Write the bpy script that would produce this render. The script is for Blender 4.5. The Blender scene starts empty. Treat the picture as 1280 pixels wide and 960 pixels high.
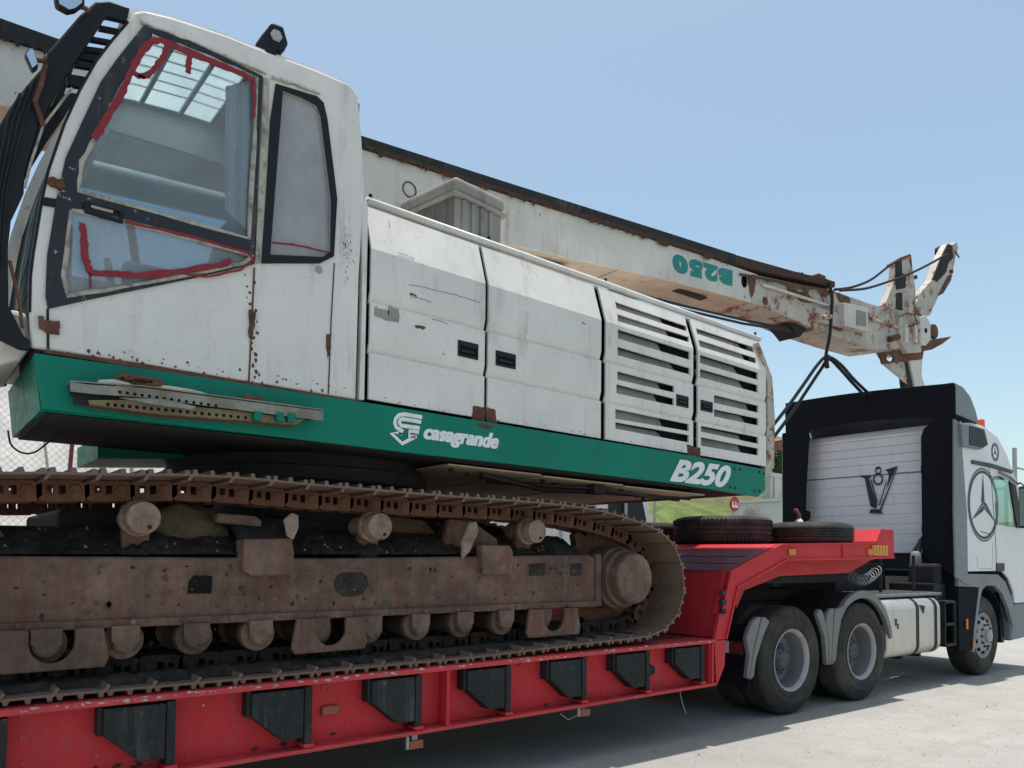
import bpy, bmesh, math, random
from mathutils import Vector, Matrix
random.seed(11)
sc = bpy.context.scene
COL = sc.collection
R_ = math.radians
V = Vector
# ---------------------------------------------------------------- camera
F_PX, CPX, CPY = 980.0, 640.0, 652.0            # focal length and principal point in photo pixels (1280x960)
_X = V((1250.0, 60.0, F_PX)).normalized()
_L = (F_PX * F_PX + 1250.0 * 250.0) / 60.0
_Z = V((250.0, -_L, F_PX)).normalized()
_Z = (_Z - _X * _Z.dot(_X)).normalized()
_Y = _Z.cross(_X)
RM = Matrix(((_X[0], _Y[0], _Z[0]), (_X[1], _Y[1], _Z[1]), (_X[2], _Y[2], _Z[2])))   # camera = RM @ world
RT = RM.transposed()
def ray(px, py): return RT @ V(((px - CPX) / F_PX, (py - CPY) / F_PX, 1.0))
CAM = V((0, 0, .53)) - ray(991, 826) * 7.72
def PY(px, py, y):
    r = ray(px, py); return CAM + r * ((y - CAM.y) / r.y)
def PX(px, py, x):
    r = ray(px, py); return CAM + r * ((x - CAM.x) / r.x)
def PZ(px, py, z):
    r = ray(px, py); return CAM + r * ((z - CAM.z) / r.z)
cd = bpy.data.cameras.new("camera"); cam = bpy.data.objects.new("camera", cd); COL.objects.link(cam)
cd.sensor_width = 36.0; cd.sensor_fit = 'HORIZONTAL'; cd.lens = F_PX / 1280.0 * 36.0
cd.shift_y = (CPY - 480.0) / 1280.0
cd.clip_start = .05; cd.clip_end = 3000
rt, up, bk = RT @ V((1, 0, 0)), RT @ V((0, -1, 0)), RT @ V((0, 0, -1))
cam.matrix_world = Matrix(((rt.x, up.x, bk.x, CAM.x), (rt.y, up.y, bk.y, CAM.y), (rt.z, up.z, bk.z, CAM.z), (0, 0, 0, 1)))
sc.camera = cam
# ---------------------------------------------------------------- sky, sun, exposure
SUN_DIR = V((.03, .072, 1.0)).normalized()       # towards the sun: almost overhead, slightly behind the machines
EL = math.asin(SUN_DIR.z); AZ = math.atan2(SUN_DIR.x, SUN_DIR.y)
w = bpy.data.worlds.new("World"); sc.world = w; w.use_nodes = True
nt = w.node_tree; nt.nodes.clear()
sk = nt.nodes.new('ShaderNodeTexSky'); sk.sky_type = 'NISHITA'; sk.sun_disc = False
sk.sun_elevation = EL; sk.sun_rotation = AZ; sk.altitude = 200; sk.air_density = 1.0; sk.dust_density = 2.5; sk.ozone_density = 1.2
bg = nt.nodes.new('ShaderNodeBackground'); bg.inputs[1].default_value = .15
wo = nt.nodes.new('ShaderNodeOutputWorld')
tn = nt.nodes.new('ShaderNodeMix'); tn.data_type = 'RGBA'; tn.blend_type = 'MULTIPLY'; tn.inputs[0].default_value = 1.0; tn.inputs[7].default_value = (.98, 1.0, .865, 1)   # white balance
nt.links.new(sk.outputs[0], tn.inputs[6]); nt.links.new(tn.outputs[2], bg.inputs[0]); nt.links.new(bg.outputs[0], wo.inputs[0])
sd = bpy.data.lights.new("sun", 'SUN'); sun = bpy.data.objects.new("sun", sd); COL.objects.link(sun)
sd.energy = 3.6; sd.angle = R_(.55); sd.color = (1.0, .955, .89)
sun.rotation_euler = (-SUN_DIR).to_track_quat('-Z', 'Y').to_euler(); sun.location = (0, 0, 30)
sc.view_settings.view_transform = 'Standard'; sc.view_settings.look = 'None'
sc.view_settings.exposure = .49; sc.view_settings.gamma = 1.0
sc.render.engine = 'CYCLES'
# ---------------------------------------------------------------- materials
def mk(name):
    m = bpy.data.materials.new(name); m.use_nodes = True
    t = m.node_tree; b = t.nodes['Principled BSDF']
    return m, t, b
def nd(t, typ, **kw):
    n = t.nodes.new(typ)
    for k, v in kw.items(): setattr(n, k, v)
    return n
def coords(t, scale):
    tc = nd(t, 'ShaderNodeTexCoord'); mp = nd(t, 'ShaderNodeMapping')
    mp.inputs['Scale'].default_value = scale if isinstance(scale, tuple) else (scale,) * 3
    t.links.new(tc.outputs['Object'], mp.inputs[0]); return mp.outputs[0]
def noise(t, scale, sz=1.0, detail=6, rough=.6):
    n = nd(t, 'ShaderNodeTexNoise'); n.inputs['Scale'].default_value = sz
    n.inputs['Detail'].default_value = detail; n.inputs['Roughness'].default_value = rough
    t.links.new(coords(t, scale), n.inputs['Vector']); return n.outputs['Fac']
def ramp(t, src, lo, hi, a=0.0, b=1.0):
    n = nd(t, 'ShaderNodeMapRange'); n.inputs[1].default_value = lo; n.inputs[2].default_value = hi
    n.inputs[3].default_value = a; n.inputs[4].default_value = b
    t.links.new(src, n.inputs[0]); return n.outputs[0]
def mix(t, fac, a, b, blend='MIX'):
    n = nd(t, 'ShaderNodeMix', data_type='RGBA', blend_type=blend)
    if isinstance(fac, float): n.inputs[0].default_value = fac
    else: t.links.new(fac, n.inputs[0])
    for i, c in ((6, a), (7, b)):
        if isinstance(c, tuple): n.inputs[i].default_value = c + (1,) if len(c) == 3 else c
        else: t.links.new(c, n.inputs[i])
    return n.outputs[2]
def mul(t, a, b):
    n = nd(t, 'ShaderNodeMath', operation='MULTIPLY')
    for i, c in ((0, a), (1, b)):
        if isinstance(c, float): n.inputs[i].default_value = c
        else: t.links.new(c, n.inputs[i])
    return n.outputs[0]
def bump(t, b, src, strength, dist=.01):
    n = nd(t, 'ShaderNodeBump'); n.inputs['Strength'].default_value = strength; n.inputs['Distance'].default_value = dist
    t.links.new(src, n.inputs['Height']); t.links.new(n.outputs[0], b.inputs['Normal'])
def paint(name, base, rough=.42, tone=.10, dirt=(.20, .165, .125), damt=.35, rust=0.0, rcol=(.13, .048, .022), chip=None, camt=0.0, bmp=.12, spec=.4):
    """aged paint: tone drift, vertical dirt streaks, rust blooms and small chips"""
    m, t, b = mk(name)
    dk = tuple(c * (1 - tone * 2.2) for c in base)
    col = mix(t, ramp(t, noise(t, 1.7, 1.0, 8, .65), .3, .7), dk, base)
    st = ramp(t, noise(t, (9, 9, .8), 1.0, 7, .7), .52, .8)
    bl = ramp(t, noise(t, 3.1, 1.0, 9, .72), .42, .72)
    col = mix(t, mul(t, mul(t, st, bl), damt * 2.2), col, dirt)
    sp = ramp(t, noise(t, 38, 1.0, 4, .6), .62, .72)
    col = mix(t, mul(t, sp, damt * .5), col, dirt)
    fine = noise(t, 70, 1.0, 3, .6)
    rg = ramp(t, noise(t, 12, 1.0, 5), .3, .7, rough - .08, rough + .14)
    if rust > 0:
        rn = ramp(t, noise(t, 4.3, 1.0, 12, .74), .69 - rust * .28, .73 - rust * .24)
        rc = mix(t, ramp(t, noise(t, 26, 1.0, 6, .7), .35, .65), rcol, tuple(min(1, c * 2.3) for c in rcol))
        col = mix(t, rn, col, rc)
        a = nd(t, 'ShaderNodeMath', operation='MAXIMUM'); t.links.new(rg, a.inputs[0]); t.links.new(mul(t, rn, .85), a.inputs[1]); rg = a.outputs[0]
    if chip:
        cn = ramp(t, noise(t, 15, 1.0, 9, .75), .74 - camt * .2, .75 - camt * .2)
        col = mix(t, cn, col, chip)
    t.links.new(col, b.inputs['Base Color']); t.links.new(rg, b.inputs['Roughness'])
    b.inputs['Specular IOR Level'].default_value = spec
    bump(t, b, fine, bmp, .004)
    bn = b.inputs['Normal'].links[0].from_node; wv = nd(t, 'ShaderNodeBump'); wv.inputs['Strength'].default_value = .22; wv.inputs['Distance'].default_value = .03   # dents and waves in the sheet
    t.links.new(noise(t, 2.6, 1.0, 3, .5), wv.inputs['Height']); t.links.new(wv.outputs[0], bn.inputs['Normal'])
    return m
def rough_mat(name, c1, c2, c3=None, scale=6.0, rough=.85, bmp=.4, dist=.012, metal=0.0, streak=False, spec=.25, stain=None):
    m, t, b = mk(name)
    col = mix(t, ramp(t, noise(t, scale, 1.0, 9, .68), .32, .68), c1, c2)
    if c3:
        sc_ = (7, 7, .9) if streak else scale * .45
        col = mix(t, ramp(t, noise(t, sc_, 1.0, 8, .7), .46, .7), col, c3)
    if stain:
        col = mix(t, ramp(t, noise(t, (1.3, 1.3, 2.0), 1.0, 10, .75), .48, .64, 0.0, .6), col, stain)
        col = mix(t, ramp(t, noise(t, (34, 34, 1.3), 1.0, 5, .6), .42, .72, 0.0, .16), col, tuple(min(1, x * 1.3) for x in c2))
    f = noise(t, scale * 6, 1.0, 6, .7)
    col = mix(t, ramp(t, f, .35, .75, .0, .45), col, tuple(c * .5 for c in c1))
    t.links.new(col, b.inputs['Base Color']); b.inputs['Roughness'].default_value = rough
    b.inputs['Metallic'].default_value = metal; b.inputs['Specular IOR Level'].default_value = spec
    bump(t, b, f, bmp, dist)
    return m
def plain(name, c, rough=.5, metal=0.0, spec=.4):
    m, t, b = mk(name)
    col = mix(t, ramp(t, noise(t, 9, 1.0, 7, .7), .3, .7), tuple(x * .82 for x in c), c)
    t.links.new(col, b.inputs['Base Color']); b.inputs['Metallic'].default_value = metal
    b.inputs['Specular IOR Level'].default_value = spec
    t.links.new(ramp(t, noise(t, 22, 1.0, 5), .3, .7, rough - .07, rough + .1), b.inputs['Roughness'])
    return m
def glass(name, tint, dust=(.42, .45, .46), damt=.25, refl=.9, ior=1.5):
    """pane: tinted see-through body with a mirror-like skin and a film of dust"""
    m, t, b = mk(name); t.nodes.remove(b); out = t.nodes['Material Output']
    tr = nd(t, 'ShaderNodeBsdfTransparent'); tr.inputs[0].default_value = tint + (1,)
    gl = nd(t, 'ShaderNodeBsdfGlossy'); gl.inputs[1].default_value = .03; gl.inputs[0].default_value = (refl, refl, refl, 1)
    df = nd(t, 'ShaderNodeBsdfDiffuse'); df.inputs[0].default_value = dust + (1,)
    lw = nd(t, 'ShaderNodeLayerWeight'); lw.inputs[0].default_value = .5; pw = nd(t, 'ShaderNodeMath', operation='POWER'); pw.inputs[1].default_value = 5.0; t.links.new(lw.outputs['Facing'], pw.inputs[0])
    a0 = ((ior - 1) / (ior + 1)) ** 2 * .6                     # each pane has two skins
    m1 = nd(t, 'ShaderNodeMixShader'); t.links.new(ramp(t, pw.outputs[0], 0.0, 1.0, a0, .7), m1.inputs[0]); t.links.new(tr.outputs[0], m1.inputs[1]); t.links.new(gl.outputs[0], m1.inputs[2])
    m2 = nd(t, 'ShaderNodeMixShader')
    t.links.new(ramp(t, noise(t, (3, 3, 2), 1.0, 9, .7), .25, .75, damt * .45, damt * 1.5), m2.inputs[0])
    t.links.new(m1.outputs[0], m2.inputs[1]); t.links.new(df.outputs[0], m2.inputs[2]); t.links.new(m2.outputs[0], out.inputs[0])
    return m
M = {}
M['white'] = paint('white_paint', (.71, .685, .64), .42, .07, damt=.62, rust=.07, chip=(.16, .12, .09), camt=.26)
M['cabwhite'] = paint('cab_white_paint', (.73, .705, .665), .4, .07, damt=.52, rust=.10, chip=(.15, .11, .08), camt=.24)
M['mastwhite'] = paint('mast_white_paint', (.62, .605, .555), .5, .12, dirt=(.30, .21, .13), damt=.85, rust=.24, chip=(.05, .04, .035), camt=.45)
M['mastrust'] = paint('rusty_white_paint', (.52, .48, .41), .55, .18, dirt=(.20, .12, .07), damt=1.2, rust=.60, chip=(.08, .05, .035), camt=.4)
M['underside'] = paint('stained_underside_paint', (.56, .46, .34), .6, .16, dirt=(.30, .14, .06), damt=.8, rust=.16, chip=(.06, .045, .035), camt=.3)
M['rust'] = rough_mat('rusty_steel', (.105, .046, .028), (.20, .098, .058), (.055, .030, .022), 9)
M['darkrust'] = rough_mat('dark_brown_rust', (.045, .026, .020), (.09, .05, .034), None, 14)
M['green'] = paint('green_paint', (.002, .185, .125), .45, .08, dirt=(.03, .06, .04), damt=.22, rust=.0, chip=(.03, .045, .038), camt=.34, spec=.2)
M['red'] = paint('red_paint', (.56, .032, .042), .5, .10, dirt=(.20, .10, .095), damt=.60, rust=.0, chip=(.42, .24, .22), camt=.16, spec=.22)
M['redworn'] = paint('scraped_red_flange_paint', (.55, .045, .052), .5, .12, dirt=(.30, .16, .14), damt=.8, rust=.0, chip=(.50, .36, .33), camt=.55)
M['redplank'] = paint('worn_dark_red_plank', (.20, .035, .045), .6, .18, dirt=(.17, .13, .14), damt=1.0, rust=.0)
M['black'] = plain('black_paint', (.010, .0115, .015), .45, 0.0, .25)
M['dusty'] = paint('dusty_black_paint', (.024, .026, .027), .6, .15, dirt=(.20, .195, .185), damt=.45, chip=(.42, .42, .41), camt=.22, spec=.2)
M['rubber'] = plain('matt_black_plastic', (.011, .0125, .017), .75, 0.0, .08)
M['blackworn'] = paint('worn_black_frame_paint', (.016, .018, .024), .42, .12, dirt=(.18, .16, .14), damt=.4, chip=(.36, .33, .29), camt=.62)
M['dark'] = rough_mat('dark_grimy_steel', (.016, .016, .017), (.032, .031, .031), None, 7, .75)
M['void'] = plain('dark_interior', (.012, .012, .013), .9, 0.0, .1)
M['interior'] = plain('grey_cab_interior', (.16, .17, .18), .75)
M['curtain'] = rough_mat('grey_curtain_cloth', (.68, .65, .64), (.82, .79, .77), None, 4, .95, .2)
M['seal'] = plain('red_sealant', (.24, .018, .026), .6)
M['gasket'] = rough_mat('cracked_cream_gasket', (.46, .42, .35), (.55, .52, .46), (.10, .08, .06), 30, .8, .6)
M['mud'] = rough_mat('muddy_track_frame_steel', (.092, .057, .046), (.262, .170, .125), (.180, .066, .047), 3.6, .88, .8, .016, streak=True, stain=(.060, .044, .036))
M['shoe'] = rough_mat('dirty_track_shoe_steel', (.14, .092, .068), (.25, .168, .120), (.095, .052, .038), 8, .7, .6, .008, spec=.5, stain=(.05, .038, .03))
M['link'] = rough_mat('rusty_track_link_steel', (.11, .050, .032), (.21, .105, .066), (.045, .026, .02), 11, .8, .6, .008, stain=(.035, .024, .02))
M['grease'] = rough_mat('greasy_brown_steel', (.080, .050, .039), (.27, .172, .122), (.06, .036, .030), 5, .7, .6, .012, spec=.4)
M['roller'] = rough_mat('pitted_roller_steel', (.25, .17, .125), (.43, .32, .245), (.16, .085, .055), 16, .85, .8, .012)
M['soot_shade'] = rough_mat('oily_dirt_and_shade', (.034, .029, .027), (.12, .104, .092), (.06, .044, .035), 12, .95, 1.0, .03, spec=.08)  # oily dirt, and the painted shade of bottom links and frame hollows
M['tyre'] = rough_mat('dusty_tyre_rubber', (.024, .023, .022), (.055, .050, .045), (.105, .090, .075), 4, .85, .25, .004)
M['spare'] = rough_mat('old_spare_tyre_rubber', (.022, .022, .024), (.04, .038, .038), (.10, .09, .085), 5, .85, .3, .004)
M['rim'] = paint('silver_rim_paint', (.42, .42, .42), .45, .14, damt=.8, rust=.14)
M['hubgrey'] = paint('shaded_dirty_rim_paint', (.20, .20, .205), .5, .2, damt=.9, rust=.1)  # inner rim darker: shade of the deep dish put into the colour, with dirt
M['hub'] = rough_mat('greasy_grey_hub_steel', (.06, .065, .075), (.13, .135, .145), None, 14, .6, .4, .006, .3)
M['alu'] = paint('dirty_aluminium_tank', (.60, .585, .54), .36, .08, dirt=(.25, .15, .085), damt=.55)
M['alu'].node_tree.nodes['Principled BSDF'].inputs['Metallic'].default_value = .55
M['greytrim'] = paint('grey_trim_plastic', (.20, .22, .24), .5, .08, damt=.3)
M['fender'] = paint('pale_grey_fender_plastic', (.20, .20, .20), .55, .12, damt=.7)
M['truckwhite'] = paint('truck_white_paint', (.73, .735, .74), .34, .035, damt=.18, spec=.5)
M['backwhite'] = paint('dusty_cab_back_paint', (.76, .745, .755), .45, .05, damt=.3, chip=(.15, .12, .10), camt=.05)
M['crate'] = paint('weathered_grey_plastic', (.31, .30, .275), .65, .18, dirt=(.14, .11, .085), damt=.9, chip=(.06, .05, .045), camt=.3)
M['cratedark'] = paint('shaded_stained_plastic', (.15, .142, .135), .7, .2, dirt=(.05, .045, .04), damt=1.0, chip=(.30, .29, .27), camt=.2)  # box end: shade put into the colour, together with black stains
M['amber'] = plain('amber_lens', (.62, .20, .03), .3)
M['orange'] = plain('orange_beacon_lens', (.75, .12, .02), .3)
M['yellow'] = paint('yellow_reflective_plate', (.60, .30, .04), .45, .12, damt=.5)
M['redlens'] = plain('red_lamp_lens', (.42, .02, .02), .3)
M['teal'] = paint('teal_lettering', (.004, .235, .20), .5, .1, damt=.3)
M['print'] = paint('white_lettering', (.74, .75, .74), .45, .05, damt=.2)
M['ink'] = plain('dark_blue_black_decal', (.022, .02, .035), .45)
M['rope'] = rough_mat('brown_black_rope', (.03, .022, .022), (.06, .04, .036), None, 60, .9)
M['hose'] = plain('black_rubber_hose', (.016, .016, .018), .5)
M['khaki'] = rough_mat('khaki_step_steel', (.17, .14, .075), (.28, .235, .14), (.12, .10, .07), 9, .7, .4, .004)
M['steel'] = rough_mat('perforated_step_steel', (.24, .25, .23), (.34, .33, .27), (.20, .16, .09), 10, .6, .3, .004, .4)
M['glass'] = glass('dusty_cab_glass', (.76, .84, .88), damt=.18)
M['lowglass'] = glass('very_dusty_cab_glass', (.78, .84, .87), (.50, .52, .53), damt=.36)
def hatch_mat():
    m, t, b = mk('milky_roof_hatch'); t.nodes.remove(b); out = t.nodes['Material Output']
    tr = nd(t, 'ShaderNodeBsdfTransparent'); tr.inputs[0].default_value = (.8, .85, .85, 1); tl = nd(t, 'ShaderNodeBsdfTranslucent'); tl.inputs[0].default_value = (.75, .78, .76, 1)
    mx = nd(t, 'ShaderNodeMixShader'); mx.inputs[0].default_value = .55
    t.links.new(tr.outputs[0], mx.inputs[1]); t.links.new(tl.outputs[0], mx.inputs[2]); t.links.new(mx.outputs[0], out.inputs[0]); return m
M['hatch'] = hatch_mat()
M['milkglass'] = glass('milky_dirty_cab_glass', (.80, .84, .87), (.50, .50, .505), damt=.48)
M['glassdark'] = glass('dark_green_windscreen', (.10, .16, .16), (.10, .14, .13), .25)
M['truckglass'] = glass('clear_truck_glass', (.80, .90, .90), damt=.03, ior=1.7)
M['mirror'] = plain('mirror_face', (.75, .78, .8), .12, 1.0)
M['dirtheap'] = rough_mat('yellow_brown_dirt', (.10, .075, .045), (.20, .155, .09), (.06, .045, .03), 9, .95, .8, .02)
M['sack'] = rough_mat('pale_sack_cloth', (.52, .45, .36), (.66, .60, .50), None, 9, .95, .4)
M['concrete'] = rough_mat('pale_concrete', (.44, .43, .41), (.56, .545, .52), (.33, .31, .28), 1.2, .9, .3)
M['bgwhite'] = paint('white_panel_paint', (.66, .66, .65), .55, .05, damt=.25)
M['chain'] = plain('galvanised_fence_wire', (.55, .55, .54), .6, 0.0)
M['post'] = paint('grey_fence_post', (.42, .42, .42), .6, .1, damt=.4)
M['brownlens'] = plain('dusty_brown_marker', (.30, .085, .05), .5)
M['pipe'] = paint('dark_red_paint', (.17, .02, .025), .5, .1, damt=.3)
M['brick'] = rough_mat('red_house_wall', (.28, .10, .07), (.36, .16, .11), None, .8, .9)
def ground_mat():
    m, t, b = mk('pale_gravel_ground')
    a = ramp(t, noise(t, .35, 1.0, 10, .7), .35, .65)
    c = mix(t, a, (.26, .253, .238), (.35, .342, .324))
    c = mix(t, ramp(t, noise(t, 2.4, 1.0, 10, .75), .48, .75), c, (.225, .22, .208))
    c = mix(t, ramp(t, noise(t, (.12, 2.2, 1), 1.0, 8, .65), .50, .68, 0.0, .55), c, (.235, .23, .217))
    f = noise(t, 48, 1.0, 6, .75)
    c = mix(t, ramp(t, f, .33, .45, 1.0, .0), c, (.16, .155, .15))
    c = mix(t, ramp(t, noise(t, 130, 1.0, 3, .6), .35, .7, 0.0, .35), c, (.48, .47, .445))
    t.links.new(c, b.inputs['Base Color']); b.inputs['Roughness'].default_value = .92; b.inputs['Specular IOR Level'].default_value = .2
    bump(t, b, f, .5, .02); return m
M['ground'] = ground_mat()
M['stone'] = rough_mat('loose_pale_stone', (.30, .28, .26), (.46, .44, .41), None, 30, .9)
def veg(name, c1, c2):
    return rough_mat(name, c1, c2, tuple(x * 1.5 for x in c2), 2.2, .95, .3)
M['grass'] = veg('bank_grass', (.07, .10, .025), (.12, .155, .045))
M['hill'] = rough_mat('dry_hillside', (.16, .14, .075), (.22, .19, .10), (.06, .085, .035), .12, .95, .3)
M['leaf'] = veg('hill_bush_leaf', (.035, .06, .018), (.06, .09, .03))
# ---------------------------------------------------------------- mesh helpers
def signed_fill(pts2, holes=()):
    """triangulate a 2D outline with holes; returns verts, tris"""
    bm = bmesh.new()
    for loop in (pts2,) + tuple(holes):
        vs = [bm.verts.new((p[0], p[1], 0)) for p in loop]
        for i in range(len(vs)): bm.edges.new((vs[i], vs[(i + 1) % len(vs)]))
    bmesh.ops.triangle_fill(bm, use_beauty=True, use_dissolve=False, edges=bm.edges[:], normal=(0, 0, 1))
    bm.verts.index_update()
    vv = [(v.co.x, v.co.y) for v in bm.verts]; ff = [tuple(v.index for v in f.verts) for f in bm.faces]
    bm.free(); return vv, ff
class MB:
    def __init__(s): s.v = []; s.f = []
    def add(s, vs, fs):
        o = len(s.v); s.v += [tuple(p) for p in vs]; s.f += [tuple(i + o for i in f) for f in fs]; return s
    def prism(s, pts, vec):
        n = len(pts); vec = V(vec); pts = [V(p) for p in pts]
        s.add(pts + [p + vec for p in pts], [tuple(range(n))[::-1], tuple(range(n, 2 * n))] + [(i, (i + 1) % n, n + (i + 1) % n, n + i) for i in range(n)]); return s
    def box(s, a, b):
        x0, y0, z0 = a; x1, y1, z1 = b
        return s.prism([(x0, y0, z0), (x1, y0, z0), (x1, y1, z0), (x0, y1, z0)], (0, 0, z1 - z0))
    def plate(s, px, y, th, holes=()):
        """outline given in photo pixels, cast on the plane y, th thick away from the viewer"""
        return s.plate2([(p.x, p.z) for p in (PY(a, b, y) for a, b in px)], y, th, [[(p.x, p.z) for p in (PY(a, b, y) for a, b in h)] for h in holes])
    def plate2(s, xz, y, th, holes=(), fn=None):
        vv, ff = signed_fill(xz, holes); fn = fn or (lambda x, z: y)
        n = len(vv); loops = [list(xz)] + [list(h) for h in holes]
        vs = [(x, fn(x, z), z) for x, z in vv] + [(x, fn(x, z) + th, z) for x, z in vv]
        fs = ff + [tuple(i + n for i in f)[::-1] for f in ff]
        k = 0
        for lp in loops:
            m_ = len(lp); fs += [(k + i, k + (i + 1) % m_, n + k + (i + 1) % m_, n + k + i) for i in range(m_)]; k += m_
        return s.add(vs, fs)
    def tube(s, pts, r, seg=8, closed=False, rr=None):
        pts = [V(p) for p in pts]; n = len(pts); rings = []
        prev = None
        for i, p in enumerate(pts):
            a = pts[i - 1] if (i or closed) else p; b = pts[(i + 1) % n] if (i < n - 1 or closed) else p
            d = (b - a).normalized()
            u = prev if prev is not None else (V((0, 0, 1)) if abs(d.z) < .9 else V((1, 0, 0)))
            u = (u - d * u.dot(d)).normalized(); prev = u; w_ = d.cross(u)
            q = (rr[i] if rr else r)
            rings.append([p + (u * math.cos(2 * math.pi * k / seg) + w_ * math.sin(2 * math.pi * k / seg)) * q for k in range(seg)])
        vs = [q for r_ in rings for q in r_]; fs = []
        for i in range(n if closed else n - 1):
            j = (i + 1) % n
            for k in range(seg):
                fs.append((i * seg + k, i * seg + (k + 1) % seg, j * seg + (k + 1) % seg, j * seg + k))
        if not closed: fs += [tuple(range(seg))[::-1], tuple(range((n - 1) * seg, n * seg))]
        return s.add(vs, fs)
    def lathe(s, c, prof, seg=32, axis='Y', closed=False):
        """prof: (radius, offset along axis)"""
        c = V(c); vs = []; n = len(prof)
        for r, h in prof:
            for k in range(seg):
                a = 2 * math.pi * k / seg; x, z = r * math.cos(a), r * math.sin(a)
                vs.append(c + (V((x, h, z)) if axis == 'Y' else V((x, z, h)) if axis == 'Z' else V((h, x, z))))
        fs = []
        for i in range(n if closed else n - 1):
            j = (i + 1) % n
            for k in range(seg): fs.append((i * seg + k, i * seg + (k + 1) % seg, j * seg + (k + 1) % seg, j * seg + k))
        if not closed:
            if prof[0][0] > 1e-4: fs.append(tuple(range(seg))[::-1])
            if prof[-1][0] > 1e-4: fs.append(tuple(range((n - 1) * seg, n * seg)))
        return s.add(vs, fs)
    def sweep(s, line, vec, th):
        """open 3D polyline extruded by vec, given thickness th along its own normal"""
        line = [V(p) for p in line]; vec = V(vec); n = len(line); off = []
        for i in range(n):
            d = (line[min(i + 1, n - 1)] - line[max(i - 1, 0)]).normalized(); off.append(d.cross(vec.normalized()) * th)
        return s.prism(line + [line[i] + off[i] for i in range(n - 1, -1, -1)], vec)
    def build(s, name, mat, parent=None, smooth=0, bevel=0.0, seg=2, merge=True):
        me = bpy.data.meshes.new(name); me.from_pydata(s.v, [], s.f)
        bm = bmesh.new(); bm.from_mesh(me)
        if merge: bmesh.ops.remove_doubles(bm, verts=bm.verts, dist=1e-5)
        bmesh.ops.recalc_face_normals(bm, faces=bm.faces); bm.to_mesh(me); bm.free()
        me.materials.append(M[mat] if isinstance(mat, str) else mat)
        o = bpy.data.objects.new(name, me); COL.objects.link(o)
        if bevel:
            b = o.modifiers.new('bevel', 'BEVEL'); b.width = bevel; b.segments = seg; b.limit_method = 'ANGLE'; b.angle_limit = R_(35); b.harden_normals = False
        if smooth: me.shade_smooth() if not smooth > 1 else me.set_sharp_from_angle(angle=R_(smooth))
        if smooth > 1:
            for p in me.polygons: p.use_smooth = True
        if parent is not None: adopt(o, parent)
        return o
def splats(name, mat, parent, y, spots, seed, th=.004):
    """thin irregular flakes or splashes lying on an upright face; spots: (x, z, radius, stretch)"""
    rr = random.Random(seed); m = MB()
    for x, z, r, st in spots:
        n = rr.randint(8, 13); ph = rr.uniform(0, 6.28); P_ = []
        for k in range(n):
            a = ph + 2 * math.pi * k / n; q = r * rr.uniform(.45, 1.1); P_.append((x + q * math.cos(a), y, z + q * st * math.sin(a)))
        m.prism(P_, (0, th, 0))
    o = m.build(name, mat, parent, merge=False); o['kind'] = 'stuff'; return o
def adopt(o, parent):
    o.parent = parent
    p = parent; m = Matrix.Identity(4)
    while p is not None: m = p.matrix_basis @ m if p.parent is None else p.matrix_parent_inverse @ p.matrix_basis @ m; p = p.parent
    o.matrix_parent_inverse = m.inverted()
def thing(name, label, cat, loc=(0, 0, 0), group=None):
    o = bpy.data.objects.new(name, None); COL.objects.link(o); o.location = loc; o.empty_display_size = .2
    return tag(o, label, cat, group)
def tag(o, label, cat, group=None):
    o['label'] = label; o['category'] = cat
    if group: o['group'] = group
    return o
def struct(o, kind='structure'): o['kind'] = kind; return o
def dup(src, parent, mw, name=None):
    c = src.copy(); COL.objects.link(c); c.parent = None
    c.matrix_parent_inverse = Matrix.Identity(4); c.matrix_basis = mw; adopt(c, parent); return c
def text2d(body, offset=.0, shear=.0, space=1.0):
    cu = bpy.data.curves.new('lettering_source', 'FONT'); cu.body = body; cu.offset = offset; cu.shear = shear; cu.space_character = space; cu.resolution_u = 4
    o = bpy.data.objects.new('lettering_source', cu); COL.objects.link(o)
    dg = bpy.context.evaluated_depsgraph_get(); me = bpy.data.meshes.new_from_object(o.evaluated_get(dg))
    vs = [v.co.copy() for v in me.vertices]; fs = [tuple(p.vertices) for p in me.polygons]
    bpy.data.objects.remove(o); bpy.data.curves.remove(cu); bpy.data.meshes.remove(me)
    x0, x1 = min(v.x for v in vs), max(v.x for v in vs); y0, y1 = min(v.y for v in vs), max(v.y for v in vs)
    return [((v.x - x0) / (x1 - x0), (v.y - y0) / (y1 - y0)) for v in vs], fs
def lettering(body, quad, mat, parent, off=.0, shear=0., name='lettering', space=1.0):
    """quad: 3D corners bottom-left, bottom-right, top-right, top-left"""
    vs, fs = text2d(body, off, shear, space); a, b, c, d = [V(q) for q in quad]
    m = MB(); m.add([(a * (1 - u) + b * u) * (1 - v) + (d * (1 - u) + c * u) * v for u, v in vs], fs)
    return m.build(name, mat, parent, merge=False)
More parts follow.
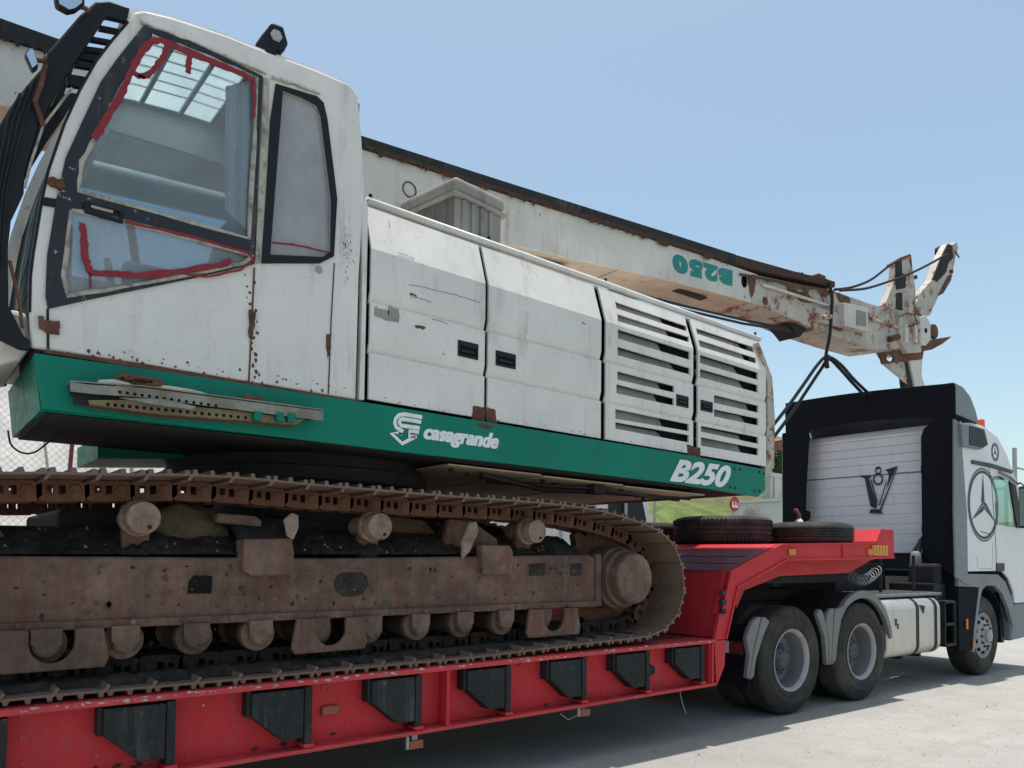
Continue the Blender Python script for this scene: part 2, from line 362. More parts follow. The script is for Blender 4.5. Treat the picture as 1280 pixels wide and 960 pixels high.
# ================================================================ the setting
m = MB(); m.add([(-400, -400, 0), (600, -400, 0), (600, 600, 0), (-400, 600, 0)], [(0, 1, 2, 3)])
gr = struct(m.build('ground', 'ground'))
def hill_h(x, y):
    h = 26 + 34 * math.exp(-((x - 320) / 130.0) ** 2) + 3 * math.sin(x * .021 + 1.2) + 2 * math.sin(x * .053 + .4) + 1.4 * math.sin(x * .13 + 2.2)
    k = max(0, min(1, (y - 130) / 75.0)); k = k * k * (3 - 2 * k); return -1 + h * k
def on_hill(px, py):
    r = ray(px, py); t = 100.0 / r.y
    while t < 500 / r.y:
        p = CAM + r * t
        if p.z < hill_h(p.x, p.y): return p
        t += .5 / r.y
    return CAM + r * (330 / r.y)
def hills():
    m = MB(); nx, ny = 140, 40; vs = []
    rnd = random.Random(3)
    ph = [rnd.uniform(0, 6.28) for _ in range(8)]
    for j in range(ny + 1):
        for i in range(nx + 1):
            x = -300 + 1000 * i / nx; y = 130 + 300 * j / ny
            h = 26 + 30 * math.exp(-((x - 320) / 130.0) ** 2) + 3 * math.sin(x * .021 + ph[0]) + 2 * math.sin(x * .053 + ph[1]) + 1.4 * math.sin(x * .13 + ph[2])
            vs.append((x, y, hill_h(x, y) + rnd.uniform(-.4, .4) * min(1, max(0, (y - 130) / 75))))
    fs = [(j * (nx + 1) + i, j * (nx + 1) + i + 1, (j + 1) * (nx + 1) + i + 1, (j + 1) * (nx + 1) + i) for j in range(ny) for i in range(nx)]
    m.add(vs, fs); return struct(m.build('hills', 'hill', smooth=1))
hills()
def far_ridge():
    m = MB(); n = 60; vs = []
    for i in range(n + 1):
        x = -300 + 1100 * i / n; h = 10 + 3 * math.sin(x * .02) + 1.2 * math.sin(x * .07)
        vs += [(x, -210, -1), (x, -260, h * .55), (x, -330, h)]
    m.add(vs, [(i * 3 + j, (i + 1) * 3 + j, (i + 1) * 3 + j + 1, i * 3 + j + 1) for i in range(n) for j in range(2)]); struct(m.build('hills', 'hill', smooth=1))
far_ridge()
# loose stones on the ground near the camera
def stones():
    m = MB(); rnd = random.Random(5)
    for _ in range(1800):
        x = rnd.uniform(-4, 9); y = rnd.uniform(-3.2, .3) if rnd.random() < .85 else rnd.uniform(-6, 3)
        r = rnd.uniform(.003, .010) * (1.8 if rnd.random() < .05 else 1); a = rnd.uniform(0, 6.28); q = rnd.uniform(.6, 1)
        c, s_ = math.cos(a) * r, math.sin(a) * r
        m.add([(x + c, y + s_, -.002), (x - s_ * q, y + c * q, -.002), (x - c, y - s_, -.002), (x + s_ * q, y - c * q, -.002), (x + c * .3, y + s_ * .3, r * .9), (x - c * .4, y - s_ * .2, r * .75)],
              [(0, 1, 4), (1, 5, 4), (1, 2, 5), (2, 3, 5), (3, 4, 5), (3, 0, 4)])
    o = m.build('gravel', 'stone'); o['kind'] = 'stuff'; o['label'] = 'small loose stones scattered on the pale ground'
stones()
# grass bank behind
m = MB(); prof = [(11.5, 0), (13.5, 1.6), (16, 3.3), (18, 4.0), (30, 4.1)]
nx = 60; vs = []
rb = random.Random(8)
for i in range(nx + 1):
    x = 2 + 20.5 * i / nx
    for y, z in prof: vs.append((x, y + rb.uniform(-.15, .15), z + rb.uniform(-.12, .12) if z else -.05))
k = len(prof)
m.add(vs, [(i * k + j, (i + 1) * k + j, (i + 1) * k + j + 1, i * k + j + 1) for i in range(nx) for j in range(k - 1)])
struct(m.build('grass_bank', 'grass', smooth=1))
# tall pale retaining walls with vertical ribs
def rwall(x0, x1, y, z, label, step=.9):
    t = thing('retaining_wall', label, 'wall', ((x0 + x1) / 2, y, 0))
    MB().box((x0, y, -.1), (x1, y + .4, z)).build('wall', 'concrete', t)
    MB().box((x0 - .05, y - .08, z + .002), (x1 + .05, y + .5, z + .16)).build('coping', 'concrete', t)
    x = x0 + .2
    while x < x1 - .2:
        MB().box((x, y - .07, 0), (x + .16, y + .02, z - .002)).build('rib', 'concrete', t); x += step
rwall(22.2, 46, 15, 5.1, 'tall pale ribbed concrete wall below the dry hillside')
t = thing('concrete_embankment', 'bright sloping concrete embankment with ribs behind the wire mesh fence', 'embankment', (-8, 14, 0))
MB().prism([(-18, 11, -.05), (-18, 17.5, 6.6), (-18, 24, 6.8), (-18, 24, -.05)], (19.5, 0, 0)).build('slope', 'concrete', t)
for i in range(12): MB().prism([(-17.4 + i * 1.6, 11.02, .05), (-17.4 + i * 1.6, 17.4, 6.6), (-17.4 + i * 1.6, 17.3, 6.75), (-17.4 + i * 1.6, 10.9, .12)], (.32, 0, 0)).build('rib', 'concrete', t)
# chain-link fence in front of that wall
def fence():
    t = thing('chain_link_fence', 'chain link fence with grey posts in front of the bright wall', 'fence', (-7, 10, 0))
    y = 10.0; x0, x1, h = -14.0, 0.5, 4.6
    x = x0
    while x <= x1 + .01:
        MB().lathe((x, y + .05, 0), [(.05, 0), (.05, h + .1)], 10, 'Z').build('post', 'post', t, smooth=40); x += 2.415
    m = MB(); s = .11; r = .0028
    def wire(a, b): 
        d = (b - a).normalized(); n = V((d.z, 0, -d.x)) * r
        m.add([a + n, b + n, b - n, a - n, a + V((0, .006, 0)), b + V((0, .006, 0))], [(0, 1, 2, 3), (0, 4, 5, 1), (3, 2, 5, 4)])
    k = -int(h / s)
    z0, z1 = 1.6, h
    while x0 + k * s < x1:
        for sg in (1, -1):
            xa, xb = x0 + k * s, x0 + k * s + (z1 - z0)
            if sg < 0: xa, xb = xb, xa
            wire(V((xa, y, z0)), V((xb, y, z1)))
        k += 1
    o = m.build('wire_mesh', 'chain', t, merge=False); o['kind'] = 'stuff'
    MB().tube([(x0, y, h), (x1, y, h)], .02, 6).build('top_rail', 'post', t)
fence()
_q0, _q1 = PY(87, 590, 8.0), PY(91, 545, 8.0); _d = (_q1 - _q0) / (_q1.z - _q0.z)
o = MB().tube([_q0 - _d * _q0.z, _q1 + _d * .6], .028, 8).build('marker_pole', 'pipe', smooth=40); tag(o, 'thin dark red upright pole before the wire mesh fence', 'pole')
# container-like white shed and sign by the wall
t = thing('site_cabin', 'low white site cabin in front of the ribbed concrete wall', 'cabin', (21, 12.6, 0))
MB().box((19.0, 12.4, 0), (26, 14.4, 3.75)).build('wall', 'bgwhite', t)
MB().box((18.9, 12.3, 3.752), (26.1, 14.5, 3.86)).build('roof', 'bgwhite', t)
for i in range(4): MB().box((20.3 + i * 1.6, 12.37, .1), (20.36 + i * 1.6, 12.402, 3.7)).build('seam', 'post', t)
t = thing('round_sign', 'small round red sign with a white mark on a post', 'sign', (17.2, 11.0, 0))
p = PY(918, 630, 11.0)
MB().lathe((p.x, 11.05, 0), [(.04, 0), (.04, p.z)], 8, 'Z').build('post', 'post', t, smooth=40)
MB().lathe((p.x, 11.0, p.z), [(.24, -.02), (.24, .02)], 28).build('disc', 'redlens', t)
MB().box((p.x - .15, 10.965, p.z - .12), (p.x + .15, 10.978, p.z - .05)).box((p.x - .15, 10.966, p.z - .05), (p.x - .09, 10.977, p.z + .08)).box((p.x + .0, 10.966, p.z - .05), (p.x + .05, 10.977, p.z + .08)).box((p.x + .11, 10.966, p.z - .05), (p.x + .15, 10.977, p.z + .03)).build('white_mark', 'print', t)
# white lorry standing behind the trailer
def bg_lorry():
    y = 7.0; a = PY(690, 640, y); b = PY(850, 640, y)
    t = thing('parked_lorry', 'white parked lorry seen beyond the gooseneck and spare tyres', 'lorry', (a.x, y, 0))
    x0 = a.x - 2.0; x1 = b.x - .7
    MB().box((x0, y, 1.7), (x1 - 2.1, y + 2.3, 3.9)).build('cargo_box', 'bgwhite', t, bevel=.04)
    for i in range(6): MB().box((x0 + .4 + i * .9, y - .03, 1.72), (x0 + .46 + i * .9, y + .01, 3.85)).build('side_post', 'post', t)
    MB().prism([(x1 - 2.0, y + .05, 1.1), (x1 - .05, y + .05, 1.1), (x1, y + .05, 1.9), (x1 - .35, y + .05, 3.0), (x1 - 2.0, y + .05, 3.1)], (0, 2.2, 0)).build('cab', 'bgwhite', t, bevel=.06)
    MB().prism([(x1 - 1.5, y + .035, 2.0), (x1 - .25, y + .035, 2.0), (x1 - .5, y + .035, 2.8), (x1 - 1.5, y + .035, 2.85)], (0, .02, 0)).build('side_window', 'black', t)
    MB().box((x0, y + .5, .75), (x1 - .2, y + 1.8, 1.1)).build('chassis', 'dark', t)
    for xx in (x0 + 1.2, x1 - 1.1):
        for yy in (y + .05, y + 2.0):
            MB().lathe((xx, yy, .5), [(.28, 0), (.42, -.02), (.5, .03), (.5, .24), (.42, .28), (.28, .26)], 28).build('wheel', 'tyre', t, smooth=40)
bg_lorry()
# street lamp far beyond the cab
def lamp():
    p = PX(1268, 560, 34); t = thing('street_lamp', 'grey street lamp post far beyond the white cab', 'street lamp', (p.x, p.y, 0))
    MB().tube([(p.x, p.y, 0), (p.x, p.y, p.z)], .1, 8).build('post', 'post', t, smooth=40)
    MB().tube([(p.x, p.y, p.z - .9), (p.x + .7, p.y - .8, p.z - 1.2)], .05, 6).build('arm', 'post', t)
    q = V((p.x + .75, p.y - .85, p.z - 1.22)); MB().box(q - V((.25, .12, .05)), q + V((.25, .12, .05))).build('lamp_head', 'dark', t)
lamp()
# houses and bushes on the hill
def house(p, sx, sy, h, label):
    t = thing('hill_house', label, 'house', p); x, y, z = p
    MB().box((x - sx, y - sy, z - 1), (x + sx, y + sy, z + h)).build('wall', 'brick' if 'red' in label else 'bgwhite', t)
    MB().prism([(x - sx - .3, y - sy - .3, z + h + .003), (x + sx + .3, y - sy - .3, z + h + .003), (x, y - sy - .3, z + h + 1.3)], (0, 2 * sy + .6, 0)).build('roof', 'brick', t)
    for i in (-.5, .1, .6): MB().box((x + i * sx, y - sy - .04, z + h * .4), (x + i * sx + .9, y - sy + .02, z + h * .78)).build('window', 'black', t)
house(on_hill(972, 566), 3.6, 3, 4.4, 'small red house on top of the dry hill')
house(on_hill(981, 567), 3.6, 3, 3.2, 'small pale house with red roof on the dry hill')
def bush(p, r, rnd, parent):
    m = MB()
    for _ in range(170):
        d = V((rnd.gauss(0, 1), rnd.gauss(0, 1), abs(rnd.gauss(0, .8)))).normalized() * r * rnd.uniform(.45, 1)
        c = V(p) + d; a = V((rnd.gauss(0, 1), rnd.gauss(0, 1), rnd.gauss(0, 1))).normalized() * r * .22; b = a.cross(V((rnd.random(), rnd.random(), rnd.random()))).normalized() * r * .16
        m.add([c - a, c + b, c + a, c - b], [(0, 1, 2, 3)])
    return m.build('foliage', 'leaf', parent, merge=False)
rnd = random.Random(21)
for i in range(16):
    px = 962 + rnd.random() * 60; py = 570 + rnd.random() * 22; p = on_hill(px, py)
    t = thing('hill_bush', 'dark green bush on the dry slope above the ribbed wall', 'bush', (p.x, p.y, p.z), 'bushes on the dry slope')
    bush(p, 2.4 + rnd.random() * 1.8, rnd, t); MB().tube([p - V((0, 0, 4)), p + V((0, 0, .6))], .3, 5).build('stem', 'dark', t)
# ================================================================ low loader trailer
YT = -.10; YF = 2.60
trailer = thing('low_loader_trailer', 'red low loader trailer with gooseneck and black side brackets', 'trailer', (-3, 1.25, 0))
def zt(x): return .784 + (x + 6.58) * .0075        # deck rises a little to the front
def zb(x): return .371 + (x + 5.58) * .0120
xl, xr = -10.2, -1.33
def beam(y0, y1, web, nm):
    s = 1 if y1 > y0 else -1
    m = MB()
    m.prism([(xl, web, zb(xl) + .02), (xr, web, zb(xr) + .02), (xr, web, zt(xr) - .03), (xl, web, zt(xl) - .03)], (0, s * .02, 0))
    o = m.build(nm, 'red', trailer)
    for a, b, n2 in ((zt, -.032, 'top_flange'), (zb, .024, 'bottom_flange')):
        MB().prism([(xl, y0, a(xl)), (xr, y0, a(xr)), (xr, y0, a(xr) + b), (xl, y0, a(xl) + b)], (0, s * .24, 0)).build(n2, 'redworn', o, bevel=.004)
    return o
near_beam = beam(YT, YT + .24, YT + .11, 'side_beam')
far_beam = beam(YF, YF - .24, YF - .11, 'side_beam')
m = MB(); m.prism([(xl, YT + .245, zt(xl) - .006), (xr + .04, YT + .245, zt(xr) - .006), (xr + .04, YT + .245, zt(xr) - .06), (xl, YT + .245, zt(xl) - .06)], (0, YF - YT - .49, 0))
m.build('deck', 'redplank', trailer)
for i in range(12): 
    x = -9.8 + i * .75; MB().box((x, YT + .24, zb(x) + .06), (x + .08, YF - .24, zt(x) - .062)).build('cross_member', 'dark', trailer)
for y in (.75, 1.62):
    MB().prism([(xl, y, zb(xl) + .03), (xr, y, zb(xr) + .03), (xr, y, zt(xr) - .065), (xl, y, zt(xl) - .065)], (0, .12, 0)).build('main_rail', 'dark', trailer)
# black fold-out outrigger brackets
brx = [(-6.88, -6.55), (-6.15, -5.81), (-5.41, -5.06), (-4.67, -4.32), (-3.96, -3.60), (-3.23, -2.88), (-2.55, -2.18), (-1.86, -1.49)]
for i, (a, b) in enumerate(brx):
    t0 = zt(a) - .036; h = zt(a) - zb(a)
    z1 = t0 - h * .34; z2 = t0 - h * .70; z3 = zb(b) + .085
    o = MB().prism([(a, YT + .012, t0 - .012), (b - .045, YT + .012, t0 - .012), (b - .045, YT + .012, z2), (a + (b - a) * .52, YT + .012, z2), (a, YT + .012, z1)], (0, .10, 0)).build('outrigger_bracket', 'dusty', trailer, bevel=.006)
    MB().box((b - .043, YT + .006, z3 - .03), (b, YT + .115, t0 - .004)).build('hinge_post', 'dusty', o)
    MB().box((a - .022, YT + .03, z1 - .002), (a - .002, YT + .11, t0 - .004)).build('edge_plate', 'dusty', o)
    for q in range(0):
        fx = a + (b - a) * (.12 + .15 * q); fz = z1 - (z1 - z2) * (.24 + .29 * q)
        MB().box((fx - .012, YT + .03, fz - .014), (fx + .012, YT + .06, fz + .004)).build('lug', 'dusty', o)
    MB().box((b - .05, YT - .004, zb(b) + .03), (b + .012, YT + .1, zb(b) + .052)).build('hinge_foot', 'red', o)
for x in (-4.115, -1.405, -7.3): MB().box((x - .012, YT + .012, zb(x) + .026), (x + .012, YT + .108, zt(x) - .034)).build('stiffener', 'red', trailer)
for x, z, s in ((-4.905, .585, .055), (-6.78, .62, .055), (-2.06, .60, .0)):
    if s: MB().box((x - s, YT + .085, z - .028), (x + s, YT + .112, z + .028)).build('side_marker', 'brownlens', trailer, bevel=.008)
    else: MB().lathe((x, YT + .09, z), [(.0, 0), (.04, 0), (.045, .02)], 18).build('socket', 'dark', trailer)
for px in (520, 731):
    p = PY(px, 931 if px < 600 else 891, YT + .02)
    o = MB().box((p.x - .05, YT + .01, p.z - .025), (p.x + .05, YT + .035, p.z + .028)).build('hanging_marker', 'brownlens', trailer, bevel=.006)
    MB().box((p.x - .07, YT + .012, p.z - .02), (p.x - .056, YT + .03, p.z + .06)).build('marker_bracket', 'post', o)
    MB().box((p.x - .02, YT + .036, p.z), (p.x + .02, YT + .042, zb(p.x) + .003)).build('marker_bracket', 'post', o)
p = PY(850, 868, YT + .05); MB().tube([p + V((0, 0, .03)), p + V((.02, 0, -.05)), p + V((.05, -.02, -.16))], .003, 5).build('loose_wire', 'post', trailer)
p = PY(700, 897, YT + .05); MB().tube([p + V((.0, 0, .03)), p + V((.08, 0, -.025)), p + V((.18, 0, .0)), p + V((.22, 0, .05))], .003, 5).build('loose_wire', 'post', trailer)
rs = random.Random(77)
splats('paint_chips', 'redworn', near_beam, YT + .106, [(rs.uniform(-6.6, -1.5), zb(-4) + rs.uniform(.05, .36), rs.uniform(.004, .018), rs.uniform(.5, 1.6)) for _ in range(150)], 1, .003)
splats('paint_chips', 'post', near_beam, YT - .002, [(x_, zt(x_) - rs.uniform(.0, .02), rs.uniform(.004, .022), .4) for x_ in (rs.uniform(-6.6, -1.4) for _ in range(90))], 2, .003)
splats('rust_flakes', 'darkrust', near_beam, YT + .106, [(rs.uniform(-6.6, -1.5), zb(-4) + rs.choice((.035, .37)) + rs.uniform(-.02, .02), rs.uniform(.006, .03), .6) for _ in range(60)], 3, .003)
# gooseneck
def g(px, py, y=YT): return PY(px, py, y)
neck = [g(893, 800), g(900, 767), g(912, 714), g(945, 696), g(975, 680), g(983, 679.5), g(1092, 678)]
neckb = [g(1092, 700), g(983, 701), g(922, 735), g(907.5, 799)]
goose = MB().prism(neck + neckb, (0, .03, 0)).build('gooseneck', 'red', trailer)
MB().prism([p + V((0, YF - YT - .03, 0)) for p in neck + neckb], (0, .03, 0)).build('neck_side', 'red', goose)
fl = [g(907.5, 799), g(922, 735), g(983, 701), g(1117, 698)]
MB().sweep([p + V((0, -.015, 0)) for p in fl], (0, .14, 0), .02).build('neck_lower_flange', 'red', goose)
MB().sweep([p + V((0, -.02, 0)) for p in neck[1:]], (0, .10, 0), -.018).build('neck_upper_flange', 'red', goose)
MB().prism([g(893, 801), g(907.5, 800), g(905.5, 833), g(896, 857)], (0, .22, 0)).build('beam_end', 'red', goose)
MB().box((-1.40, YT - .004, zb(-1.35) + .03), (-1.375, YT + .11, zt(-1.35) - .034)).build('stiffener', 'red', goose)
# inner main web under the neck
for y in (.18, 2.2):
    MB().prism([g(983, 700, y), g(1092, 698, y), g(1062, 716, y), g(975, 720, y), g(930, 738, y), g(921, 760, y), g(916, 735, y)], (0, .14, 0)).build('neck_web', 'red', goose)
a, b = g(897, 798), g(911, 715)
MB().prism([a + V((.02, .032, .0)), b + V((.02, .032, 0)), b + V((.07, .032, 0)), a + V((.07, .032, 0))], (0, YF - YT - .064, 0)).build('neck_front_wall', 'red', goose)
# planks on the ramp
r0, r1 = g(912, 714), g(975, 680); d = (r1 - r0); nrm = V((-d.z, 0, d.x)).normalized()
for i in range(4):
    p0 = r0 + d * (i / 4 + .008); p1 = r0 + d * ((i + 1) / 4 - .012)
    MB().prism([p0 + nrm * .004, p1 + nrm * .004, p1 - nrm * .04, p0 - nrm * .04], (0, YF - YT - .034, 0)).build('ramp_plank', 'redplank' if i < 3 else 'red', goose, bevel=.004).location.y = .032
MB().prism([r0 - nrm * .045, r1 - nrm * .045, r1 - nrm * .06, r0 - nrm * .06], (0, YF - YT - .034, 0)).build('ramp_base', 'dark', goose).location.y = .032
u0, u1 = neck[5], neck[6]
MB().prism([u0 + V((-.09, .031, .0)), u1 + V((0, .031, -.006)), u1 + V((0, .031, -.05)), u0 + V((-.09, .031, -.05))], (0, YF - YT - .062, 0)).build('neck_deck', 'red', goose)
# front bulkhead
h0 = g(1092, 678); h1 = g(1117, 662); 
bh = MB().prism([(h0.x + .05, YT - .004, h0.z - .18), (h1.x, YT - .004, h0.z - .17), (h1.x, YT - .004, h1.z), (h0.x + .16, YT - .004, h1.z), (h0.x + .05, YT - .004, h0.z + .01)], (0, YF - YT + .008, 0)).build('front_bulkhead', 'red', goose, bevel=.006)
p = g(1099, 688.5); MB().box((p.x - .17, YT - .012, p.z - .05), (p.x + .17, YT - .006, p.z + .06)).build('yellow_reflector', 'yellow', goose)
for k in range(5): MB().box((p.x - .15 + .065 * k, YT - .016, p.z - .035), (p.x - .15 + .065 * k + .02, YT - .0125, p.z + .045)).build('reflector_stripe', 'amber', goose)
p = g(989, 690); MB().box((p.x - .06, YT - .02, p.z - .03), (p.x + .06, YT - .001, p.z + .03)).build('side_marker', 'amber', goose, bevel=.008)
p = g(1086, 690); MB().lathe((p.x, YT - .02, p.z), [(0, 0), (.04, .0), (.045, .018)], 14).build('side_marker', 'amber', goose)
p = g(1053, 688); MB().box((p.x - .012, YT - .012, p.z - .08), (p.x + .012, YT - .001, p.z + .08)).build('stiffener', 'red', goose)
for py in (740, 752, 763):
    p = g(902, py); MB().box((p.x - .02, YT - .03, p.z - .03), (p.x + .03, YT + .02, p.z + .015)).build('lug', 'dusty', goose, bevel=.005)
MB().lathe((.6, 1.25, 1.30), [(.0, 0), (.55, 0), (.58, .03), (.58, .15)], 32, 'Z').build('king_pin_plate', 'dark', goose, smooth=40)
MB().box((-1.0, .3, 1.28), (1.6, 2.2, 1.44)).build('neck_underframe', 'dark', goose)
# ================================================================ spare tyres and load on the neck
def tyre_flat(c, r, wd, name, label, mat='spare', ribs=4, blocky=False, grp='spare tyres on the gooseneck'):
    x, y, z = c; ri = r * .56; prof = [(ri, .03), (ri + .02, .0), (r * .8, -.0), (r * .95, .02), (r * .995, .05)]
    n = ribs
    for i in range(n):
        a = .05 + (wd - .1) * i / n; b = .05 + (wd - .1) * (i + 1) / n
        prof += [(r, a + .006), (r, b - .006), (r - .012, b - .005), (r - .012, b + .005)]
    prof = prof[:-2] + [(r * .995, wd - .05), (r * .95, wd - .02), (r * .8, wd), (ri + .02, wd), (ri, wd - .03), (ri - .005, wd - .06), (ri + .08, wd - .08), (ri + .08, .08), (ri - .005, .06)]
    t = thing(name, label, 'tyre', (x, y, z), grp)
    MB().lathe((x, y, z), prof, 56, 'Z', closed=True).build('casing', mat, t, smooth=45)
    if blocky:
        m = MB()
        for k in range(72):
            a = 2 * math.pi * k / 72
            for zz, o in ((.04, 0), (wd - .09, .5)):
                q = a + o * math.pi / 72
                e = V((math.cos(q), math.sin(q), 0)); s = V((-e.y, e.x, 0)) * .013
                m.prism([V((x, y, z + zz)) + e * (r - .01) + s, V((x, y, z + zz)) + e * (r - .01) - s, V((x, y, z + zz)) + e * (r + .006) - s, V((x, y, z + zz)) + e * (r + .006) + s], (0, 0, .05))
        o = m.build('shoulder_tread', mat, t); o['kind'] = 'stuff'
    return t
ZD = neck[5].z + .004
tyre_flat((.16, .96, ZD), .525, .30, 'spare_tyre', 'thick spare tyre with lugged shoulders lying on the ramp crest', blocky=True)
tyre_flat((.905, .36, ZD + .012), .455, .235, 'spare_tyre', 'thinner ribbed spare tyre lying beside the red front bulkhead', ribs=5)
tyre_flat((.14, 2.06, ZD), .48, .26, 'spare_tyre', 'dark spare tyre lying behind the thick lugged tyre')
def blob(c, rx, ry, rz, seed, n=14, amp=.16):
    m = MB(); rnd = random.Random(seed); vs = []; ph = [rnd.uniform(0, 6.28) for _ in range(6)]
    k = 24
    for j in range(n + 1):
        th = math.pi * .5 * j / n
        for i in range(k):
            a = 2 * math.pi * i / k; q = 1 + amp * (math.sin(3 * a + ph[0] + 2 * th) * .5 + math.sin(5 * a + ph[1] - 4 * th) * .3 + math.sin(9 * th + ph[2] + 2 * a) * .25)
            vs.append((c[0] + rx * q * math.cos(th) ** .7 * math.cos(a), c[1] + ry * q * math.cos(th) ** .7 * math.sin(a), c[2] + rz * math.sin(th) * (1 + .1 * math.sin(2 * a + ph[3]))))
    fs = [(j * k + i, j * k + (i + 1) % k, (j + 1) * k + (i + 1) % k, (j + 1) * k + i) for j in range(n) for i in range(k)] + [tuple(range(k))[::-1]]
    m.add(vs, fs); return m
o = blob((1.04, 1.16, ZD), .26, .24, .46, 4).build('cloth_sack', 'sack', smooth=1); tag(o, 'pale cloth sack heaped behind the ribbed spare tyre', 'sack')
p = PX(999, 640, 1.25)
t = thing('spray_bottle', 'small white bottle with orange trigger head behind the ribbed tyre', 'bottle', (p.x, p.y, ZD))
MB().lathe((p.x, p.y, ZD), [(.06, 0), (.065, .02), (.065, .25), (.045, .29), (.025, .32)], 16, 'Z').build('bottle_body', 'bgwhite', t, smooth=40)
MB().lathe((p.x, p.y, ZD + .2), [(.067, 0), (.067, .06)], 16, 'Z').build('label_band', 'ink', t, smooth=40)
MB().tube([(p.x, p.y, ZD + .31), (p.x, p.y, ZD + .36), (p.x - .03, p.y + .02, ZD + .42), (p.x - .05, p.y + .03, ZD + .42)], .022, 8).build('trigger_head', 'brownlens', t, smooth=40)
# ================================================================ drilling rig
YC = -.12
rig = thing('drilling_rig', 'white and green crawler drilling rig loaded on the red trailer', 'drilling rig', (-4.2, 1.3, .8))
def pts(px, y): return [PY(a, b, y) for a, b in px]
# ---- green upper frame
top = [(43, 441), (140, 455), (240, 469.5), (320, 482), (420, 498), (455, 502.5), (640, 532.5), (840, 565), (945, 584.5), (956, 587)]
bot = [(957, 612), (948, 621), (840, 604), (640, 580), (520, 567), (440, 557), (240, 533), (53.5, 511)]
YG = -.145
frame = MB().prism(pts(top + bot, YG), (0, .03, 0)).build('upper_frame', 'green', rig, bevel=.004)
gx0 = PY(43, 441, YG).x; gx1 = PY(956, 587, YG).x
MB().prism([(gx0 + .004, YG + .03, 2.446), (-5.2, YG + .03, 2.440), (-5.2, YG + .03, 2.178), (gx0 + .035, YG + .03, 2.180)], (0, 1.12, 0)).build('cab_platform', 'green', frame)
MB().prism([(gx0 + .06, YG + .05, 2.176), (-5.15, YG + .05, 2.170), (-5.15, YG + .05, 2.160), (gx0 + .06, YG + .05, 2.166)], (0, 1.06, 0)).build('belly_plate', 'dark', frame)
MB().prism([(-5.2, YG + .03, 2.435), (gx1 - .02, YG + .03, 2.345), (gx1 - .02, YG + .03, 2.125), (-3.5, YG + .03, 2.155), (-5.2, YG + .03, 2.174)], (0, 2.83, 0)).build('main_frame', 'dark', frame)
MB().prism(pts([(122, 546), (240, 552), (240, 574), (122, 573)], 1.0), (0, .7, 0)).build('boom_foot', 'green', frame)
# pale plates bolted under the tail
for i, (x0, x1) in enumerate(((-4.05, -3.22), (-3.2, -2.35), (-2.33, -1.3))):
    z0 = 2.150 - (x0 + 4.05) * .012
    o = MB().prism([(x0, .05, z0 - .004 - .008 * i), (x1, .05, z0 - .014 - .008 * i), (x1, .05, z0 - .024 - .008 * i), (x0, .05, z0 - .014 - .008 * i)], (0, 2.3, 0)).build('underside_plate', 'underside', frame)
    for k in range(4): MB().lathe((x0 + .12 + .22 * k, .2 + .12 * k, z0 - .04 - .012 * i), [(.0, 0), (.018, 0), (.018, .03)], 8, 'Z').build('bolt', 'dark', o)
MB().tube([(-3.7, .15, 2.10), (-2.9, .4, 2.06), (-2.2, .5, 2.09), (-1.2, .3, 2.08)], .018, 6).build('hydraulic_hose', 'hose', frame, smooth=40)
MB().tube([(-3.4, .5, 2.10), (-2.6, .15, 2.075), (-1.8, .25, 2.06), (-1.0, .6, 2.09)], .014, 6).build('hydraulic_hose', 'hose', frame, smooth=40)
MB().box((-2.62, .1, 2.03), (-2.5, .2, 2.11)).build('hose_clamp', 'dark', frame)
# bolts at the tail
for px, py in ((918, 586), (925, 587), (949, 590), (955, 592), (912.5, 609), (919, 610), (943, 613.5), (949.5, 614)):
    p = PY(px, py, YG); MB().lathe(p - V((0, .002, 0)), [(0, -.004), (.011, -.004), (.012, .003)], 10).build('bolt', 'dark', frame)
def quad(px, y): return [PY(a, b, y) for a, b in px]
for _dx in (0, 1.0): lettering('casagrande', quad([(528.2 + _dx, 554), (621.2 + _dx, 567), (623.7 + _dx, 542.5), (530.6 + _dx, 529.5)], YG - .004 - _dx * .0006), 'print', frame, .042, .2)
lettering('B250', quad([(837, 601.5), (910.5, 610.5), (915, 582.5), (843.5, 573)], YG - .004), 'print', frame, .045, .25)
# maker's emblem: stacked rounded bands ending in a down arrow
def emblem():
    def q(x, y): return PY(480 + x / 8.0, 500 + y / 8.0, YG - .004)
    m = MB()
    def band(path, wd):
        P3 = [q(*p) for p in path]; L_, R2 = [], []
        for i, p in enumerate(P3):
            d = (P3[min(i + 1, len(P3) - 1)] - P3[max(i - 1, 0)]).normalized(); n = V((-d.z, 0, d.x)) * wd
            L_.append(p + n); R2.append(p - n)
        k = len(P3); m.add(L_ + R2, [(i, i + 1, k + i + 1, k + i) for i in range(k - 1)])
    band([(382, 172), (300, 158), (210, 142), (150, 150), (115, 190), (108, 235), (125, 275), (165, 298)], .0125)
    band([(372, 220), (290, 205), (200, 190), (165, 196), (152, 225), (170, 255), (230, 263), (358, 280)], .0125)
    band([(350, 322), (290, 312), (258, 310), (250, 360), (330, 368)], .0115)
    band([(185, 290), (165, 330), (72, 330), (182, 436), (322, 362)], .0125)
    band([(165, 325), (160, 350)], .0115)
    m.build('emblem', 'print', frame, merge=False)
emblem()
